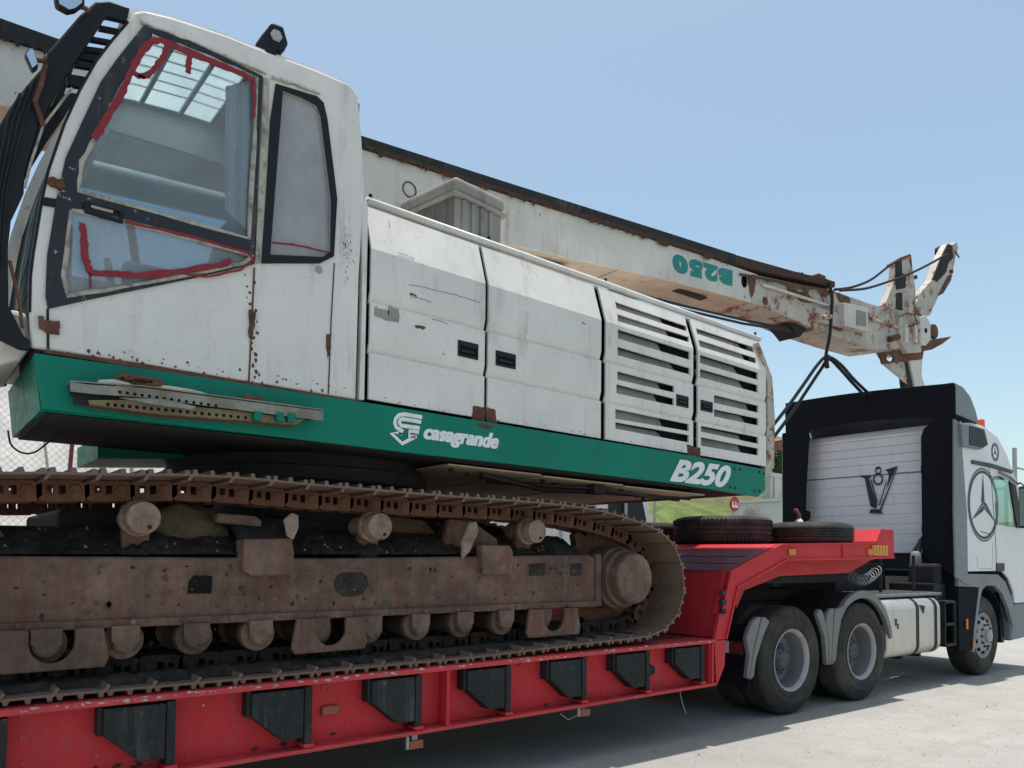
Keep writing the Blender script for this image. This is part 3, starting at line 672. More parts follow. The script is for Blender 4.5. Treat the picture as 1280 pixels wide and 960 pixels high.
# step hung on the frame
def step():
    st = MB().plate([(88, 477), (112, 481), (180, 485), (404, 514), (404, 526), (180, 497), (112, 492), (88, 489)], YG - .10, .006).build('step', 'steel', frame)
    ys = YG - .10
    a = [PY(88, 478, ys), PY(180, 484, ys), PY(404, 513.5, ys)]
    MB().sweep([p + V((0, -.004, .003)) for p in a], (0, .11, 0), .006).build('tread_plate', 'steel', st)
    yl = YG - .07
    low = MB().plate([(110, 500), (160, 500), (240, 508), (300, 514), (380, 525), (370, 531), (300, 525), (200, 518), (112, 505)], yl, .006).build('lower_tread', 'khaki', st)
    MB().sweep([PY(x, y, yl) + V((0, 0, -.002)) for x, y in ((112, 506), (200, 519), (300, 526), (370, 532))], (0, .07, 0), .006).build('tread_lip', 'rust', st)
    for k in range(22):
        u = k / 21.0; p = PY(135 + 190 * u, 505.5 + 20 * u * .92, yl - .001)
        MB().lathe(p, [(0, -.001), (.009, -.001), (.009, .002)], 8).build('hole', 'void', low)
    for k in range(14):
        u = k / 13.0; p = PY(150 + 120 * u, 490 + 17 * u, ys - .001)
        MB().lathe(p, [(0, -.001), (.008, -.001), (.008, .002)], 8).build('hole', 'void', st)
    MB().plate([(90, 478), (180, 486), (180, 500), (150, 498), (108, 507), (92, 505)], YG - .045, .006).build('side_plate', 'dark', st)
    MB().prism(pts([(150, 497), (205, 499), (245, 508), (240, 512), (190, 505)], YG - .13), (0, .02, 0)).build('bent_bracket', 'steel', st)
    for px, py in ((350, 520), (364, 521), (322, 519)):
        p = PY(px, py, ys); MB().box(p - V((.02, .01, .03)), p + V((.02, .09, .02))).build('clip', 'green', st)
    for x0 in (95, 395): 
        p = PY(x0, 485 if x0 < 100 else 518, ys); MB().box(p + V((-.012, .006, -.02)), p + V((.012, .1, .01))).build('bracket', 'dark', st)
step()
# loose junk lying on the step
def junk():
    y = YG - .06
    o = blob(PY(146, 483, y) + V((0, 0, 0)), .09, .03, .03, 9, 8).build('rag', 'sack', smooth=1); tag(o, 'pale rag lying on the left end of the step', 'rag')
    o = blob(PY(222, 489, y), .14, .03, .02, 12, 8).build('rag', 'sack', smooth=1); tag(o, 'long flat pale rag behind the chain on the step', 'rag')
    pts_ = []
    c = PY(176, 481, y)
    for k in range(60):
        a = k * .62; pts_.append(c + V((.10 * math.sin(a * .37) + .03 * math.cos(a), .02 * math.sin(a * 1.3), .018 + .018 * math.sin(a))))
    o = MB().tube(pts_, .009, 6).build('chain', 'rust', smooth=1); tag(o, 'small heap of brown chain on the step', 'chain')
    for px, py, q in ((309, 499.5, 'larger'), (321, 501.5, 'smaller')):
        p = PY(px, py, y); r = .028 if q == 'larger' else .025
        o = MB().lathe(p - V((0, .03, 0)), [(.0, 0), (r, 0), (r, .06), (0, .06)], 16).build('roller_pin', 'rust', smooth=40); tag(o, q + ' brown round pin of the pair lying on the step', 'pin')
junk()
# ---- engine house
YH = -.12
def zline(a, b):
    p, q = PY(*a, YH), PY(*b, YH); k = (q.z - p.z) / (q.x - p.x); return lambda x: p.z + k * (x - p.x)
CH = .10
_a, _b = PY(462, 256, YH + .09), PY(950, 427, YH + .09)
zR = lambda x: _a.z + (_b.z - _a.z) / (_b.x - _a.x) * (x - _a.x); z3 = zline((467, 311), (957, 464)); z2 = zline((463.4, 377.2), (958.7, 503.7)); z1 = zline((460, 440), (957, 545)); z0 = zline((455.6, 500.5), (945, 582.5))
xs = [PY(463, 378, YH).x, PY(606.3, 414, YH).x, PY(610.5, 415, YH).x, PY(751.5, 450, YH).x, PY(757.5, 451, YH).x, PY(866.5, 480, YH).x, PY(872.5, 482, YH).x, PY(957.5, 503, YH).x]
house = MB()
X0, X1 = xs[0] - .01, xs[7] + .04
house.prism([(X0, YH + .06, z0(X0)), (X1, YH + .06, z0(X1)), (X1, YH + .06, z3(X1)), (X0, YH + .06, z3(X0))], (0, 2.72, 0))
eng = house.build('engine_house', 'void', rig)
MB().prism([(X0, YH + .155, z3(X0) + .003), (X1, YH + .155, z3(X1) + .003), (X1, YH + .155, zR(X1) - .02), (X0, YH + .155, zR(X0) - .02)], (0, 2.52, 0)).build('upper_body', 'void', eng)
MB().prism([(X0, YH + .13, zR(X0) - .017), (X1, YH + .13, zR(X1) - .017), (X1, YH + .13, zR(X1) + .012), (X0, YH + .13, zR(X0) + .012)], (0, 2.57, 0)).build('roof', 'white', eng, bevel=.01)
MB().prism([(X0, YH + 2.782, z0(X0)), (X1, YH + 2.782, z0(X1)), (X1, YH + 2.782, zR(X1)), (X0, YH + 2.782, zR(X0))], (0, .02, 0)).build('far_panel', 'white', eng)
CH = .10
def yprof(bandname):
    return {'low': lambda x, z: YH, 'bev1': lambda x, z: YH + .022 * max(0, 1 - (z - z1(x)) / .075), 'mid': lambda x, z: YH,
            'bev2': lambda x, z: YH + .022 * max(0, 1 - (z - z2(x)) / .075), 'up': lambda x, z: YH, 'ch': lambda x, z: YH + CH * (z - z3(x)) / (zR(x) - z3(x))}[bandname]
def door(a, b, holes, nm):
    """panel pressed with two ledges and a leaning top; holes: {band: [outlines]}"""
    m = MB(); B = .075
    bands = (('low', z0, z1), ('bev1', z1, lambda x: z1(x) + B), ('mid', lambda x: z1(x) + B, z2), ('bev2', z2, lambda x: z2(x) + B), ('up', lambda x: z2(x) + B, z3), ('ch', z3, lambda x: zR(x) - .012))
    for n_, lo, hi in bands:
        e = .012 if n_ == 'low' else 0
        m.plate2([(a, lo(a) + e), (b, lo(b) + e), (b, hi(b)), (a, hi(a))], YH, .018, holes.get(n_, ()), yprof(n_))
    for zz in (z1, z2): m.add([(a, YH, zz(a)), (b, YH, zz(b)), (b, YH + .024, zz(b) + .0005), (a, YH + .024, zz(a) + .0005)], [(0, 1, 2, 3)])
    return m.build(nm, 'white', eng, merge=False)
def slot(c, y0=YH):
    return [(p.x, p.z) for p in (PY(700 + x / 4.0, 320 + y / 4.0, y0) for x, y in c)]
def on_ch(c):
    out = []
    for x, y in c:
        yy = YH
        for _ in range(6):
            p = PY(700 + x / 4.0, 320 + y / 4.0, yy); yy = yprof('ch')(p.x, p.z)
        out.append((p.x, p.z))
    return out
S3 = {'ch': [[(275, 228), (632, 350), (637, 378), (283, 262)], [(287, 290), (645, 405), (648, 432), (290, 326)]],
      'up': [[(290, 365), (650, 478), (650, 520), (290, 412)], [(288, 452), (650, 560), (650, 596), (288, 496)]],
      'mid': [[(287, 575), (572, 650), (572, 683), (287, 618)], [(282, 640), (570, 712), (570, 748), (282, 686)]],
      'low': [[(277, 764), (645, 840), (645, 876), (277, 813)], [(277, 830), (645, 895), (645, 933), (277, 863)]]}
S4 = {'ch': [[(680, 360), (968, 455), (975, 485), (685, 388)], [(692, 418), (980, 510), (985, 539), (700, 453)]],
      'up': [[(700, 492), (990, 582), (990, 620), (700, 535)], [(700, 563), (990, 645), (990, 684), (700, 610)]],
      'mid': [[(770, 693), (992, 748), (992, 784), (770, 734)], [(770, 765), (992, 812), (992, 848), (770, 802)]],
      'low': [[(705, 848), (992, 905), (992, 940), (705, 878)], [(705, 905), (992, 962), (992, 998), (705, 948)]]}
def conv(S): return {k: [(on_ch(c) if k == 'ch' else slot(c)) for c in v] for k, v in S.items()}
door(xs[0], xs[1], {}, 'service_door'); door(xs[2], xs[3], {}, 'service_door')
H3, H4 = conv(S3), conv(S4)
door(xs[4], xs[5], H3, 'louvre_door'); door(xs[6], xs[7], H4, 'louvre_door')
rl = random.Random(4)
for H in (H3, H4):
    for k_, lst in H.items():
        for c in lst:
            (xa, zTL), (xb, zTR), (_, zBR), (_, zBL) = c
            yy = yprof(k_)(xa, zBL) + .02; f = rl.uniform(.6, .84); xc = xa + (xb - xa) * f; zc = zBL + (zBR - zBL) * f
            h = (zTL - zBL)
            MB().prism([(xa - .01, yy, zBL - .004), (xc, yy, zc - .004), (xc - rl.uniform(.0, .05), yy + .035, zc + h * 1.05), (xa - .01, yy + .035, zBL + h * 1.05)], (0, .006, -.004)).build('louvre_blade', 'crate', eng)
for a, b in (((572.8, 424.5), (597.8, 450)), ((620, 437.5), (644.7, 461.6)), ((845.7, 492.5), (860.7, 510)), ((876, 499.5), (891, 516))):
    p, q = PY(*a, YH - .004), PY(*b, YH - .004); sl = (z2(q.x) - z2(p.x)); hh = abs(p.z - q.z) - abs(sl) * .5
    c4 = [(p.x, p.z - hh), (q.x, p.z - hh + sl), (q.x, p.z + sl), (p.x, p.z)]
    i4 = [(c4[0][0] + .014, c4[0][1] + .018), (c4[1][0] - .014, c4[1][1] + .018), (c4[2][0] - .014, c4[2][1] - .035), (c4[3][0] + .014, c4[3][1] - .035)]
    o = MB().plate2(c4, YH - .006, .012, [i4]).build('door_handle', 'black', eng, bevel=.002)
    MB().prism([(x, YH - .0015, z) for x, z in i4], (0, .001, 0)).build('handle_recess', 'void', eng)
    MB().box((i4[0][0] + .01, YH - .012, i4[0][1] + .012), (i4[1][0] - .02, YH - .003, i4[0][1] + .028)).build('latch', 'dusty', eng)
# top rail, trims, tail post
r0, r1 = PY(458, 251, YH + .125), PY(949, 424, YH + .125)
MB().tube([r0, r0.lerp(r1, .5) + V((0, 0, .004)), r1], .026, 12).build('roof_rail', 'white', eng, smooth=1)
for px in (463, 611, 757, 944):
    u = (px - 458) / 491.0; p = PY(px, 250 + 173 * u, YH + .125); MB().lathe(p + V((0, 0, .02)), [(.012, 0), (.012, .025), (0, .03)], 8, 'Z').build('rail_stud', 'dark', eng)
MB().plate([(452.5, 252), (459, 252), (460.5, 262), (455.5, 500), (449, 500), (453, 380)], YH - .004, .05).build('corner_trim', 'white', eng, bevel=.004)
tail = MB().plate([(949, 427), (958, 450), (966, 472), (969, 520), (968, 586), (957, 590), (959, 545), (960, 480), (956, 462)], YH + .01, 2.7).build('tail_post', 'mastrust', eng, bevel=.01)
# scraped patches: thin rust scabs on the panels
def scab(px, y, mat, parent, seed, th=.003):
    rr = random.Random(seed); out = []
    n = len(px)
    for i in range(n):
        a, b = px[i], px[(i + 1) % n]
        for k in range(4): out.append((a[0] + (b[0] - a[0]) * k / 4 + rr.uniform(-.9, .9), a[1] + (b[1] - a[1]) * k / 4 + rr.uniform(-.9, .9)))
    return MB().plate(out, y, th).build('rust_scab', mat, parent)
scab([(592, 507), (606, 509.5), (606, 529), (590, 526)], YH - .003, 'rust', eng, 1); scab([(608, 509), (619, 512), (621, 529), (608, 528)], YH - .003, 'rust', eng, 2)
scab([(595, 529), (617, 532.5), (612, 536), (600, 534)], YG - .003, 'rust', frame, 3)
scab([(859, 556), (875, 560), (877, 574), (860, 571)], YH - .003, 'rust', eng, 4)
scab([(468, 383), (486, 388), (486, 401), (469, 396)], YH - .003, 'crate', eng, 5); scab([(485, 382), (499, 386), (499, 403), (486, 401)], YH - .003, 'crate', eng, 6)
scab([(513, 366.5), (521, 368.5), (521, 371), (513, 369)], YH - .003, 'rust', eng, 7); scab([(519, 405.5), (532, 409), (531, 412), (520, 409)], YH - .003, 'rust', eng, 8)
# scratches on the engine house doors
for i, (a, b) in enumerate((((511, 356), (545, 363)), ((545, 363), (600, 378)), ((497, 316), (518, 323)), ((514, 371), (540, 378)), ((540, 399), (560, 405)), ((486, 275), (490, 300)))):
    p, q = PY(*a, YH), PY(*b, YH); yy = yprof('ch')(p.x, p.z) if i in (2, 5) else YH
    p, q = PY(*a, yy - .003), PY(*b, yy - .003)
    MB().tube([p, p.lerp(q, .4) + V((0, 0, .006)), q], .0013, 4).build('scratch', 'dark', eng)
rs = random.Random(78)
_sp = []
for xe in xs: _sp += [(xe + rs.uniform(-.02, .02), z0(xe) + rs.uniform(.02, .6), rs.uniform(.002, .006), rs.uniform(.6, 2.5)) for _ in range(6)]
_sp += [(x_, z0(x_) + rs.uniform(.012, .04), rs.uniform(.002, .009), .5) for x_ in (rs.uniform(xs[0], xs[7]) for _ in range(40))]
_sp += [(x_, zz(x_) - rs.uniform(.004, .02), rs.uniform(.002, .006), .5) for zz in (z1, z2) for x_ in (rs.uniform(xs[0], xs[7]) for _ in range(12))]
_ok = lambda x: any(xs[i] + .02 < x < xs[i + 1] - .02 for i in (0, 2, 4, 6))
splats('rust_flakes', 'rust', eng, YH - .003, [s_ for s_ in _sp if _ok(s_[0])], 4, .003)
# ---- operator cab
pil_l = [(160, 26), (140, 49), (120, 75), (99, 112), (80, 154), (60, 212), (52.5, 246), (41, 316), (37.5, 345), (36.5, 390), (39, 434)]
pil_r = [(160, 52.5), (143, 75), (125, 102), (104, 147), (81, 197), (70, 247), (58, 319), (56, 370), (58, 436)]
roof_px = [(160, 26), (168, 15), (180, 13), (215, 21.5), (280, 43), (334, 64.5), (392, 86), (434, 104)]
back_px = [(442, 110), (447.5, 120), (452, 165), (455.5, 230), (454.5, 260), (449, 345), (445, 500)]
win = [(190, 46), (225, 58), (280, 80), (321, 98), (318, 180), (311, 299), (200, 268), (97, 239), (102, 203), (120, 170), (142, 128), (167, 84)]
low = [(86, 261), (150, 274), (230, 296), (300, 314), (318, 321), (308, 330), (240, 344), (150, 361), (81, 372), (76, 346)]
qwin = [(354, 113), (380, 123), (396, 132), (401, 145), (414, 250), (413, 313), (404, 321), (338, 318)]
outer = pil_l[::-1] + roof_px[1:] + back_px
cabo = MB().plate(outer, YC, .035, [win, low, qwin]).build('operator_cab', 'cabwhite', rig, bevel=.012, seg=3)
YB = .92
fw = [(PY(a, b, YC).x, PY(a, b, YC).z) for a, b in outer]
# far side with a big window, roof, back wall, floor
def sh(px): return [(PY(a, b, YC).x, PY(a, b, YC).z) for a, b in px]
fwin = sh([(190, 60), (300, 100), (400, 140), (410, 300), (330, 318), (110, 270), (90, 250)])
MB().plate2(fw, YB - .035, .035, [fwin]).build('far_side', 'cabwhite', cabo)
MB().prism([(x, YB - .02, z) for x, z in fwin], (0, .004, 0)).build('far_glass', 'glass', cabo)
rp = [PY(a, b, YC) for a, b in roof_px + [(442, 110)]]
def strip(idx, ya, yb, nm, mat='cabwhite'):
    L_ = [V((rp[i].x, ya, rp[i].z - .002)) for i in idx]; return MB().sweep(L_, (0, yb - ya, 0), .03).build(nm, mat, cabo)
strip(range(0, 3), YC + .036, YB - .036, 'roof_front'); strip(range(5, 9), YC + .036, YB - .036, 'roof_rear')
strip((2, 3, 4, 5), YC + .036, YC + .07, 'roof_side'); strip((2, 3, 4, 5), YB - .10, YB - .036, 'roof_side')
hA, hB = rp[2], rp[5]
MB().sweep([V((rp[i].x, YC + .075, rp[i].z - .012)) for i in (2, 3, 4, 5)], (0, YB - YC - .18, 0), .006).build('roof_hatch', 'hatch', cabo)
for k in range(6):
    y = YC + .17 + k * .115; MB().tube([(hA.x, y, hA.z + .01), (hB.x, y, hB.z + .01)], .008, 6).build('hatch_bar', 'post', cabo)
for u in (.03, .3, .66, .97): 
    x = hA.x + (hB.x - hA.x) * u; z = hA.z + (hB.z - hA.z) * u - .004; MB().box((x - .012, YC + .09, z - .02), (x + .012, YB - .11, z)).build('hatch_bar', 'post', cabo)
bx = PY(449, 345, YC).x
MB().box((bx - .035, YC + .036, 2.46), (bx - .004, YB - .036, rp[8].z - .06)).build('rear_wall', 'interior', cabo)
MB().box((PY(60, 436, YC).x, YC + .036, 2.452), (bx - .04, YB - .036, 2.50)).build('floor', 'void', cabo)
# windscreen: dark curved glass running round the front
fl_ = [PY(a, b, YC) for a, b in pil_l[1:-1]]
MB().sweep([p + V((.012, .03, 0)) for p in fl_], (0, YB - YC - .06, 0), -.008).build('windscreen', 'glassdark', cabo, smooth=1)
MB().sweep([p + V((-.004, -.002, 0)) for p in [PY(a, b, YC) for a, b in pil_l[:-1]]], (0, .05, 0), .012).build('windscreen_rubber', 'black', cabo)
fp = [PY(a, b, YC) for a, b in pil_l]
MB().sweep([p + V((.0, YB - YC - .03, 0)) for p in fp], (0, .04, 0), -.05).build('far_pillar', 'cabwhite', cabo)
MB().plate([(0, 425), (12, 385), (36, 392), (39, 434), (25, 450), (-20, 462)], YC + .10, .8).build('nose_panel', 'cabwhite', cabo, bevel=.02)
# black worn door frame
door_out = [(163, 52), (180, 31), (230, 47), (287, 74), (329, 95), (324, 201), (318, 330), (240, 348), (113, 374), (60, 386), (57, 370), (59, 319), (71, 247), (82, 197), (105, 147), (126, 102), (145, 75)]
MB().plate(door_out, YC - .012, .010, [win, low]).build('door_frame', 'blackworn', cabo, bevel=.003)
MB().plate([(345, 104), (397, 120), (405, 128), (410, 150), (422, 248), (418, 320), (400, 329), (327, 329), (333, 240), (338, 150)], YC - .012, .010, [qwin]).build('quarter_window_frame', 'black', cabo, bevel=.003)
MB().plate([(330, 97), (337, 99), (336, 150), (331, 240), (325, 329), (319, 329), (325, 201)], YC - .008, .006).build('door_post', 'gasket', cabo)
def pane(px, y, mat='glass'): return MB().plate(px, y, .005).build('window_glass', mat, cabo)
pane(win, YC + .012); pane(low, YC + .012, 'lowglass'); pane(qwin, YC + .012, 'milkglass')
def off(px, k):
    cx = sum(p[0] for p in px) / len(px); cy = sum(p[1] for p in px) / len(px); return [(cx + (a - cx) * k, cy + (b - cy) * k) for a, b in px]
def wobble(path, y, r, n, seed, jit=.25, flat=False):
    """bead squeezed along a path of photo pixels, uneven in width"""
    rr = random.Random(seed); P3 = [PY(a, b, y) for a, b in path]; out = []; rad = []
    for i in range(len(P3) - 1):
        for k in range(n): out.append(P3[i].lerp(P3[i + 1], k / n) + V((rr.uniform(-.002, .002), 0, rr.uniform(-.002, .002)))); rad.append(r * rr.uniform(1 - jit, 1 + jit))
    out.append(P3[-1]); rad.append(r * .6)
    if flat:
        L_, R2 = [], []
        for i, p in enumerate(out):
            d = (out[min(i + 1, len(out) - 1)] - out[max(i - 1, 0)]).normalized(); n_ = V((-d.z, 0, d.x))
            L_.append(p + n_ * rad[i] * rr.uniform(.85, 1.12)); R2.append(p - n_ * rad[i] * rr.uniform(.85, 1.12))
        m = MB(); k = len(out); th = V((0, .006, 0))
        m.add(L_ + R2 + [p + th for p in L_] + [p + th for p in R2], [f for i in range(k - 1) for f in ((i, i + 1, k + i + 1, k + i), (i, i + 1, 2 * k + i + 1, 2 * k + i), (k + i, k + i + 1, 3 * k + i + 1, 3 * k + i))]); return m
    return MB().tube(out, r, 7, rr=rad)
wobble(off(win, 1.0) + [win[0]], YC - .004, .013, 3, 1).build('window_gasket', 'gasket', cabo)
wobble(off(low, .975) + [off(low, .975)[0]], YC - .004, .012, 3, 2).build('window_gasket', 'gasket', cabo)
for i, (path, r) in enumerate((([(118, 173), (127, 158), (141, 134), (152, 117), (163, 90), (176, 66), (190, 51), (203, 50), (225, 60), (268, 78), (305, 93), (317, 101)], .021), ([(317, 101), (319, 125), (317, 147)], .012),
        ([(209, 57), (205, 70), (196, 83), (184, 94), (174, 95), (167, 90)], .018), ([(238, 67), (236, 80), (235, 92)], .018), ([(182, 97), (170, 93)], .008),
        ([(103, 278), (105, 300), (107, 324), (113, 341), (140, 342), (176, 344), (225, 339), (277, 331), (289, 324)], .020), ([(113, 341), (113, 360)], .008),
        ([(157, 277), (230, 293), (311, 316), (318, 325), (300, 337), (259, 346), (230, 342)], .008), ([(340, 303), (370, 306), (410, 315)], .007))):
    wobble(path, YC - .021, r * .78, 5, 10 + i, .22, True).build('sealant_bead', 'seal', cabo)
# curtains inside
def curtain(px, y, seed):
    rr = random.Random(seed); n = 26; (a, b, c, d) = px; m = MB(); vs = []
    for i in range(n + 1):
        u = i / n; yy = y + .02 * math.sin(u * 15 + seed) + .009 * math.sin(u * 37)
        for v in (0, .5, 1):
            t0 = (a[0] + (b[0] - a[0]) * u, a[1] + (b[1] - a[1]) * u); t1 = (d[0] + (c[0] - d[0]) * u, d[1] + (c[1] - d[1]) * u)
            p = PY(t0[0] + (t1[0] - t0[0]) * v, t0[1] + (t1[1] - t0[1]) * v, yy); vs.append(p)
    m.add(vs, [(i * 3 + j, (i + 1) * 3 + j, (i + 1) * 3 + j + 1, i * 3 + j + 1) for i in range(n) for j in range(2)])
    return m.build('curtain', 'curtain', cabo, smooth=1)
curtain([(282, 108), (330, 96), (322, 300), (281, 262)], YC + .05, 2); curtain([(338, 100), (410, 130), (424, 320), (328, 320)], YC + .045, 5)
# seat and console seen through the glass
sx = PY(225, 330, .4).x
MB().box((sx - .25, .2, 2.5), (sx + .25, .68, 2.95)).build('seat_base', 'void', cabo, bevel=.03)
MB().prism([(sx + .12, .2, 2.95), (sx + .26, .2, 2.95), (sx + .42, .2, 3.6), (sx + .30, .2, 3.62)], (0, .48, 0)).build('seat_back', 'interior', cabo, bevel=.04)
MB().box((sx - .75, .1, 2.5), (sx - .6, .75, 3.2)).build('console', 'interior', cabo, bevel=.02)
for q in (.12, .72): MB().box((sx - .35, q, 2.9), (sx + .1, q + .1, 3.08)).build('armrest', 'interior', cabo, bevel=.02); MB().tube([(sx - .28, q + .05, 3.05), (sx - .32, q + .05, 3.28)], .022, 8).build('lever', 'void', cabo, smooth=40)
# handle, hinges, lock
MB().plate([(105, 250), (155, 263), (154, 279), (106, 265)], YC - .03, .02, [[(112, 255), (150, 265), (149, 273), (113, 262)]]).build('door_handle', 'black', cabo, bevel=.003)
MB().plate([(114, 255.5), (142, 263), (141, 266), (114, 259)], YC - .026, .012).build('handle_lever', 'rim', cabo)
for px in ([(49, 395), (55, 395), (55, 401), (75, 401), (74, 417), (58, 416), (54, 411), (49, 410)], [(313, 387), (320, 389), (319, 402), (316, 423), (312, 421)]): scab(px, YC - .018, 'rust', cabo, 31, .018)
for px, py in ((67, 226), (75, 229)): MB().lathe(PY(px, py, YC - .03), [(0, 0), (.022, .004), (.026, .02), (.02, .035)], 12).build('hinge_pin', 'rust', cabo, smooth=50)
MB().lathe(PY(399, 337, YC - .006), [(0, 0), (.012, 0), (.013, .004), (.024, .004), (.025, .01)], 16).build('door_lock', 'rim', cabo)
MB().plate([(54, 246), (73, 249), (70, 251), (69, 259), (52, 256)], YC - .008, .006).build('pillar_patch', 'black', cabo)
p = [PY(311, 478, YC - .003), PY(313, 440, YC - .003), PY(318, 335, YC - .003)]; MB().tube(p, .005, 5).build('door_seam', 'rust', cabo)
p = [PY(410.6, 492, YC - .003), PY(414, 400, YC - .003), PY(418, 329, YC - .003)]; MB().tube(p, .004, 5).build('door_seam', 'rust', cabo)
MB().tube([PY(59.5, 386, YC - .003), PY(60, 436, YC - .003)], .006, 5).build('door_seam', 'dark', cabo)
scab([(408, 418), (414, 417), (413, 440), (409, 448)], YC - .004, 'rust', cabo, 33)
MB().plate([(56, 437), (170, 453), (311, 477), (440, 499), (445, 500), (444, 505), (311, 483), (170, 459), (56, 441)], YC - .016, .05).build('sill_strip', 'rust', cabo)
for a, b in (((176, 27), (333, 92)), ((340, 97), (400, 117))): wobble([a, ((a[0] + b[0]) / 2, (a[1] + b[1]) / 2 - 1), b], YC - .004, .010, 8, 44, .4).build('rain_gutter', 'gasket', cabo)
splats('rust_flakes', 'rust', cabo, YC - .003, [(x_, 2.475 + rs.uniform(-.01, .05) , rs.uniform(.002, .010), rs.uniform(.5, 1.4)) for x_ in (rs.uniform(-6.42, -4.9) for _ in range(50))] + [(p_.x + rs.uniform(-.03, .03), p_.z, rs.uniform(.004, .013), 1.2) for p_ in (PY(312 + 6 * (1 - k / 20), 478 - 140 * k / 20, YC) for k in range(20))], 6, .003)
splats('black_marks', 'dark', cabo, YC - .002, [(p_.x, p_.z, rs.uniform(.0015, .004), rs.uniform(.6, 2.4)) for p_ in (PY(433 + rs.gauss(0, 4), 315 + rs.gauss(0, 16), YC) for _ in range(45))], 7, .002)
# roof lamp
c = PY(339, 52, YC + .06)
MB().lathe(c - V((.01, 0, .09)), [(.045, 0), (.05, .03), (.05, .06)], 6, 'Z').build('lamp_stem', 'black', cabo)
b_ = MB(); q = [(-.075, -.04, -.02), (-.02, -.06, .075), (.05, -.055, .085), (.085, -.05, .0), (.06, -.05, -.06), (-.05, -.04, -.055)]
b_.prism([c + V(v) for v in q], (0, .11, 0)); b_.build('work_lamp', 'black', cabo, bevel=.012)
MB().lathe(c + V((.01, -.062, .012)), [(0, 0), (.032, 0), (.036, .012)], 6).build('lamp_lens', 'rim', cabo)
# ---- black guard frame in front of the cab
gp = [(120, 1), (100, 18), (75, 47), (60, 64), (52, 85), (35, 104), (12, 134), (-15, 180), (-40, 260), (-45, 350), (-25, 410), (0, 424), (25, 436), (39, 437), (38, 425), (30, 419), (11, 382), (10, 312), (14, 275), (30, 241), (31, 219), (36, 200), (47, 160), (57, 141), (75, 107), (95, 75), (109, 55), (125, 32), (132, 20), (159, 26), (163, 9), (137, 0)]
guard = MB().plate(gp, YC - .02, .045).build('guard_frame', 'black', rig, bevel=.01)
MB().plate2([(PY(a, b, YC).x, PY(a, b, YC).z) for a, b in gp], YB - .02, .045).build('guard_side', 'black', guard)
for i, (a, b, t_) in enumerate((((124, 31), (149, 36), 5), ((113, 45), (141, 50), 5), ((104, 57), (133, 61), 6), ((97, 66), (124, 71), 6), ((93, 77), (118, 81), 5), ((84, 92), (108, 96), 14))):
    MB().plate([a, b, (b[0], b[1] + t_), (a[0], a[1] + t_)], YC + .03, .03).build('guard_slat', 'black', guard)
for px, py in ((100, 18), (60, 64), (12, 134), (-15, 180), (-40, 260), (-45, 350)):
    p = PY(px, py, YC); MB().tube([(p.x + .03, YC + .02, p.z), (p.x + .03, YB, p.z)], .022, 8).build('guard_bar', 'black', guard, smooth=40)
for k in range(4):
    dx = .05 + .035 * k
    P_ = [PY(a, b, YC - .03) for a, b in ((52 - k * 9, 92 + k * 8), (30 - k * 7, 150), (8 - k * 5, 240), (2 - k * 5, 330))]
    MB().tube(P_, .004, 6).build('guard_rib', 'dusty', guard, smooth=40)
# mirrors, wiper arm
def mirror_part(px, y, br):
    o = MB().plate(px, y, .05).build('mirror', 'black', guard, bevel=.012)
    MB().plate(off(px, .78), y - .004, .003).build('mirror_glass', 'mirror', guard)
    MB().tube([PY(a, b, y + .03) for a, b in br], .012, 8).build('mirror_arm', 'rust', guard, smooth=40)
mirror_part([(68, -8), (105, -8), (107, 3), (95, 12), (86, 14), (70, 5)], YC - .08, [(98, 8), (106, 10), (112, 14)])
mirror_part([(31, 66), (36, 59), (43, 60), (49, 82), (41, 88)], YC - .08, [(46, 75), (54, 76), (58, 72)])
MB().tube([PY(57, 80, YC - .05), PY(52, 105, YC - .06), PY(44, 126, YC - .06), PY(54, 157, YC - .03)], .011, 8).build('wiper_arm', 'rust', guard, smooth=40)
MB().tube([PY(90, 110, YC - .01), PY(54, 157, YC - .02), PY(38, 205, YC - .02), (PY(31, 235, YC - .02))], .006, 6).build('wiper_blade', 'gasket', guard)
MB().tube([PY(12, 326, YC), PY(18, 350, YC - .01), PY(24, 375, YC), PY(28, 410, YC)], .008, 6).build('wiper_link', 'rust', guard)

# ---- luffing cylinder beside the mast
a, b = PY(60, 205, 1.05), PY(470, 305, 1.05)
cy = MB().tube([a, a.lerp(b, .55)], .09, 20).build('luffing_cylinder', 'mastwhite', rig, smooth=40)
MB().tube([a.lerp(b, .55), b], .05, 16).build('piston_rod', 'rim', cy, smooth=40)
# ---- mast folded back over the machine
YM = 1.10; WM = .50
mb_ = [(-60, 25), (0, 45), (457, 185), (639, 243), (820, 299), (946, 343), (946, 380), (840, 351.5), (636, 305), (456, 255), (0, 130), (-60, 113)]
hole1 = [(931 + 4.6 * math.cos(k * .524), 351 + 9 * math.sin(k * .524)) for k in range(12)]
mast = MB().plate(mb_, YM, .02, [hole1]).build('mast', 'mastwhite', rig)
P_ = pts(mb_, YM)
MB().prism([p + V((0, .06, 0)) for p in P_[1:6]] + [p + V((0, .06, .02)) for p in P_[6:11]], (0, WM - .08, 0)).build('mast_core', 'dark', mast)
MB().prism([p + V((0, WM - .02, 0)) for p in P_], (0, .02, 0)).build('far_side', 'mastwhite', mast)
def under(l, nm, mat):
    q = [PY(a, b, YM) for a, b in l]; return MB().sweep([p + V((0, .003, .012)) for p in q], (0, WM - .006, 0), .012).build(nm, mat, mast)
under([(-60, 113), (0, 130), (456, 255), (560, 284)], 'mast_bottom', 'underside'); under([(562, 285), (636, 305), (775, 337)], 'mast_bottom', 'underside'); under([(777, 337.5), (840, 351.5), (946, 380)], 'mast_bottom', 'underside')
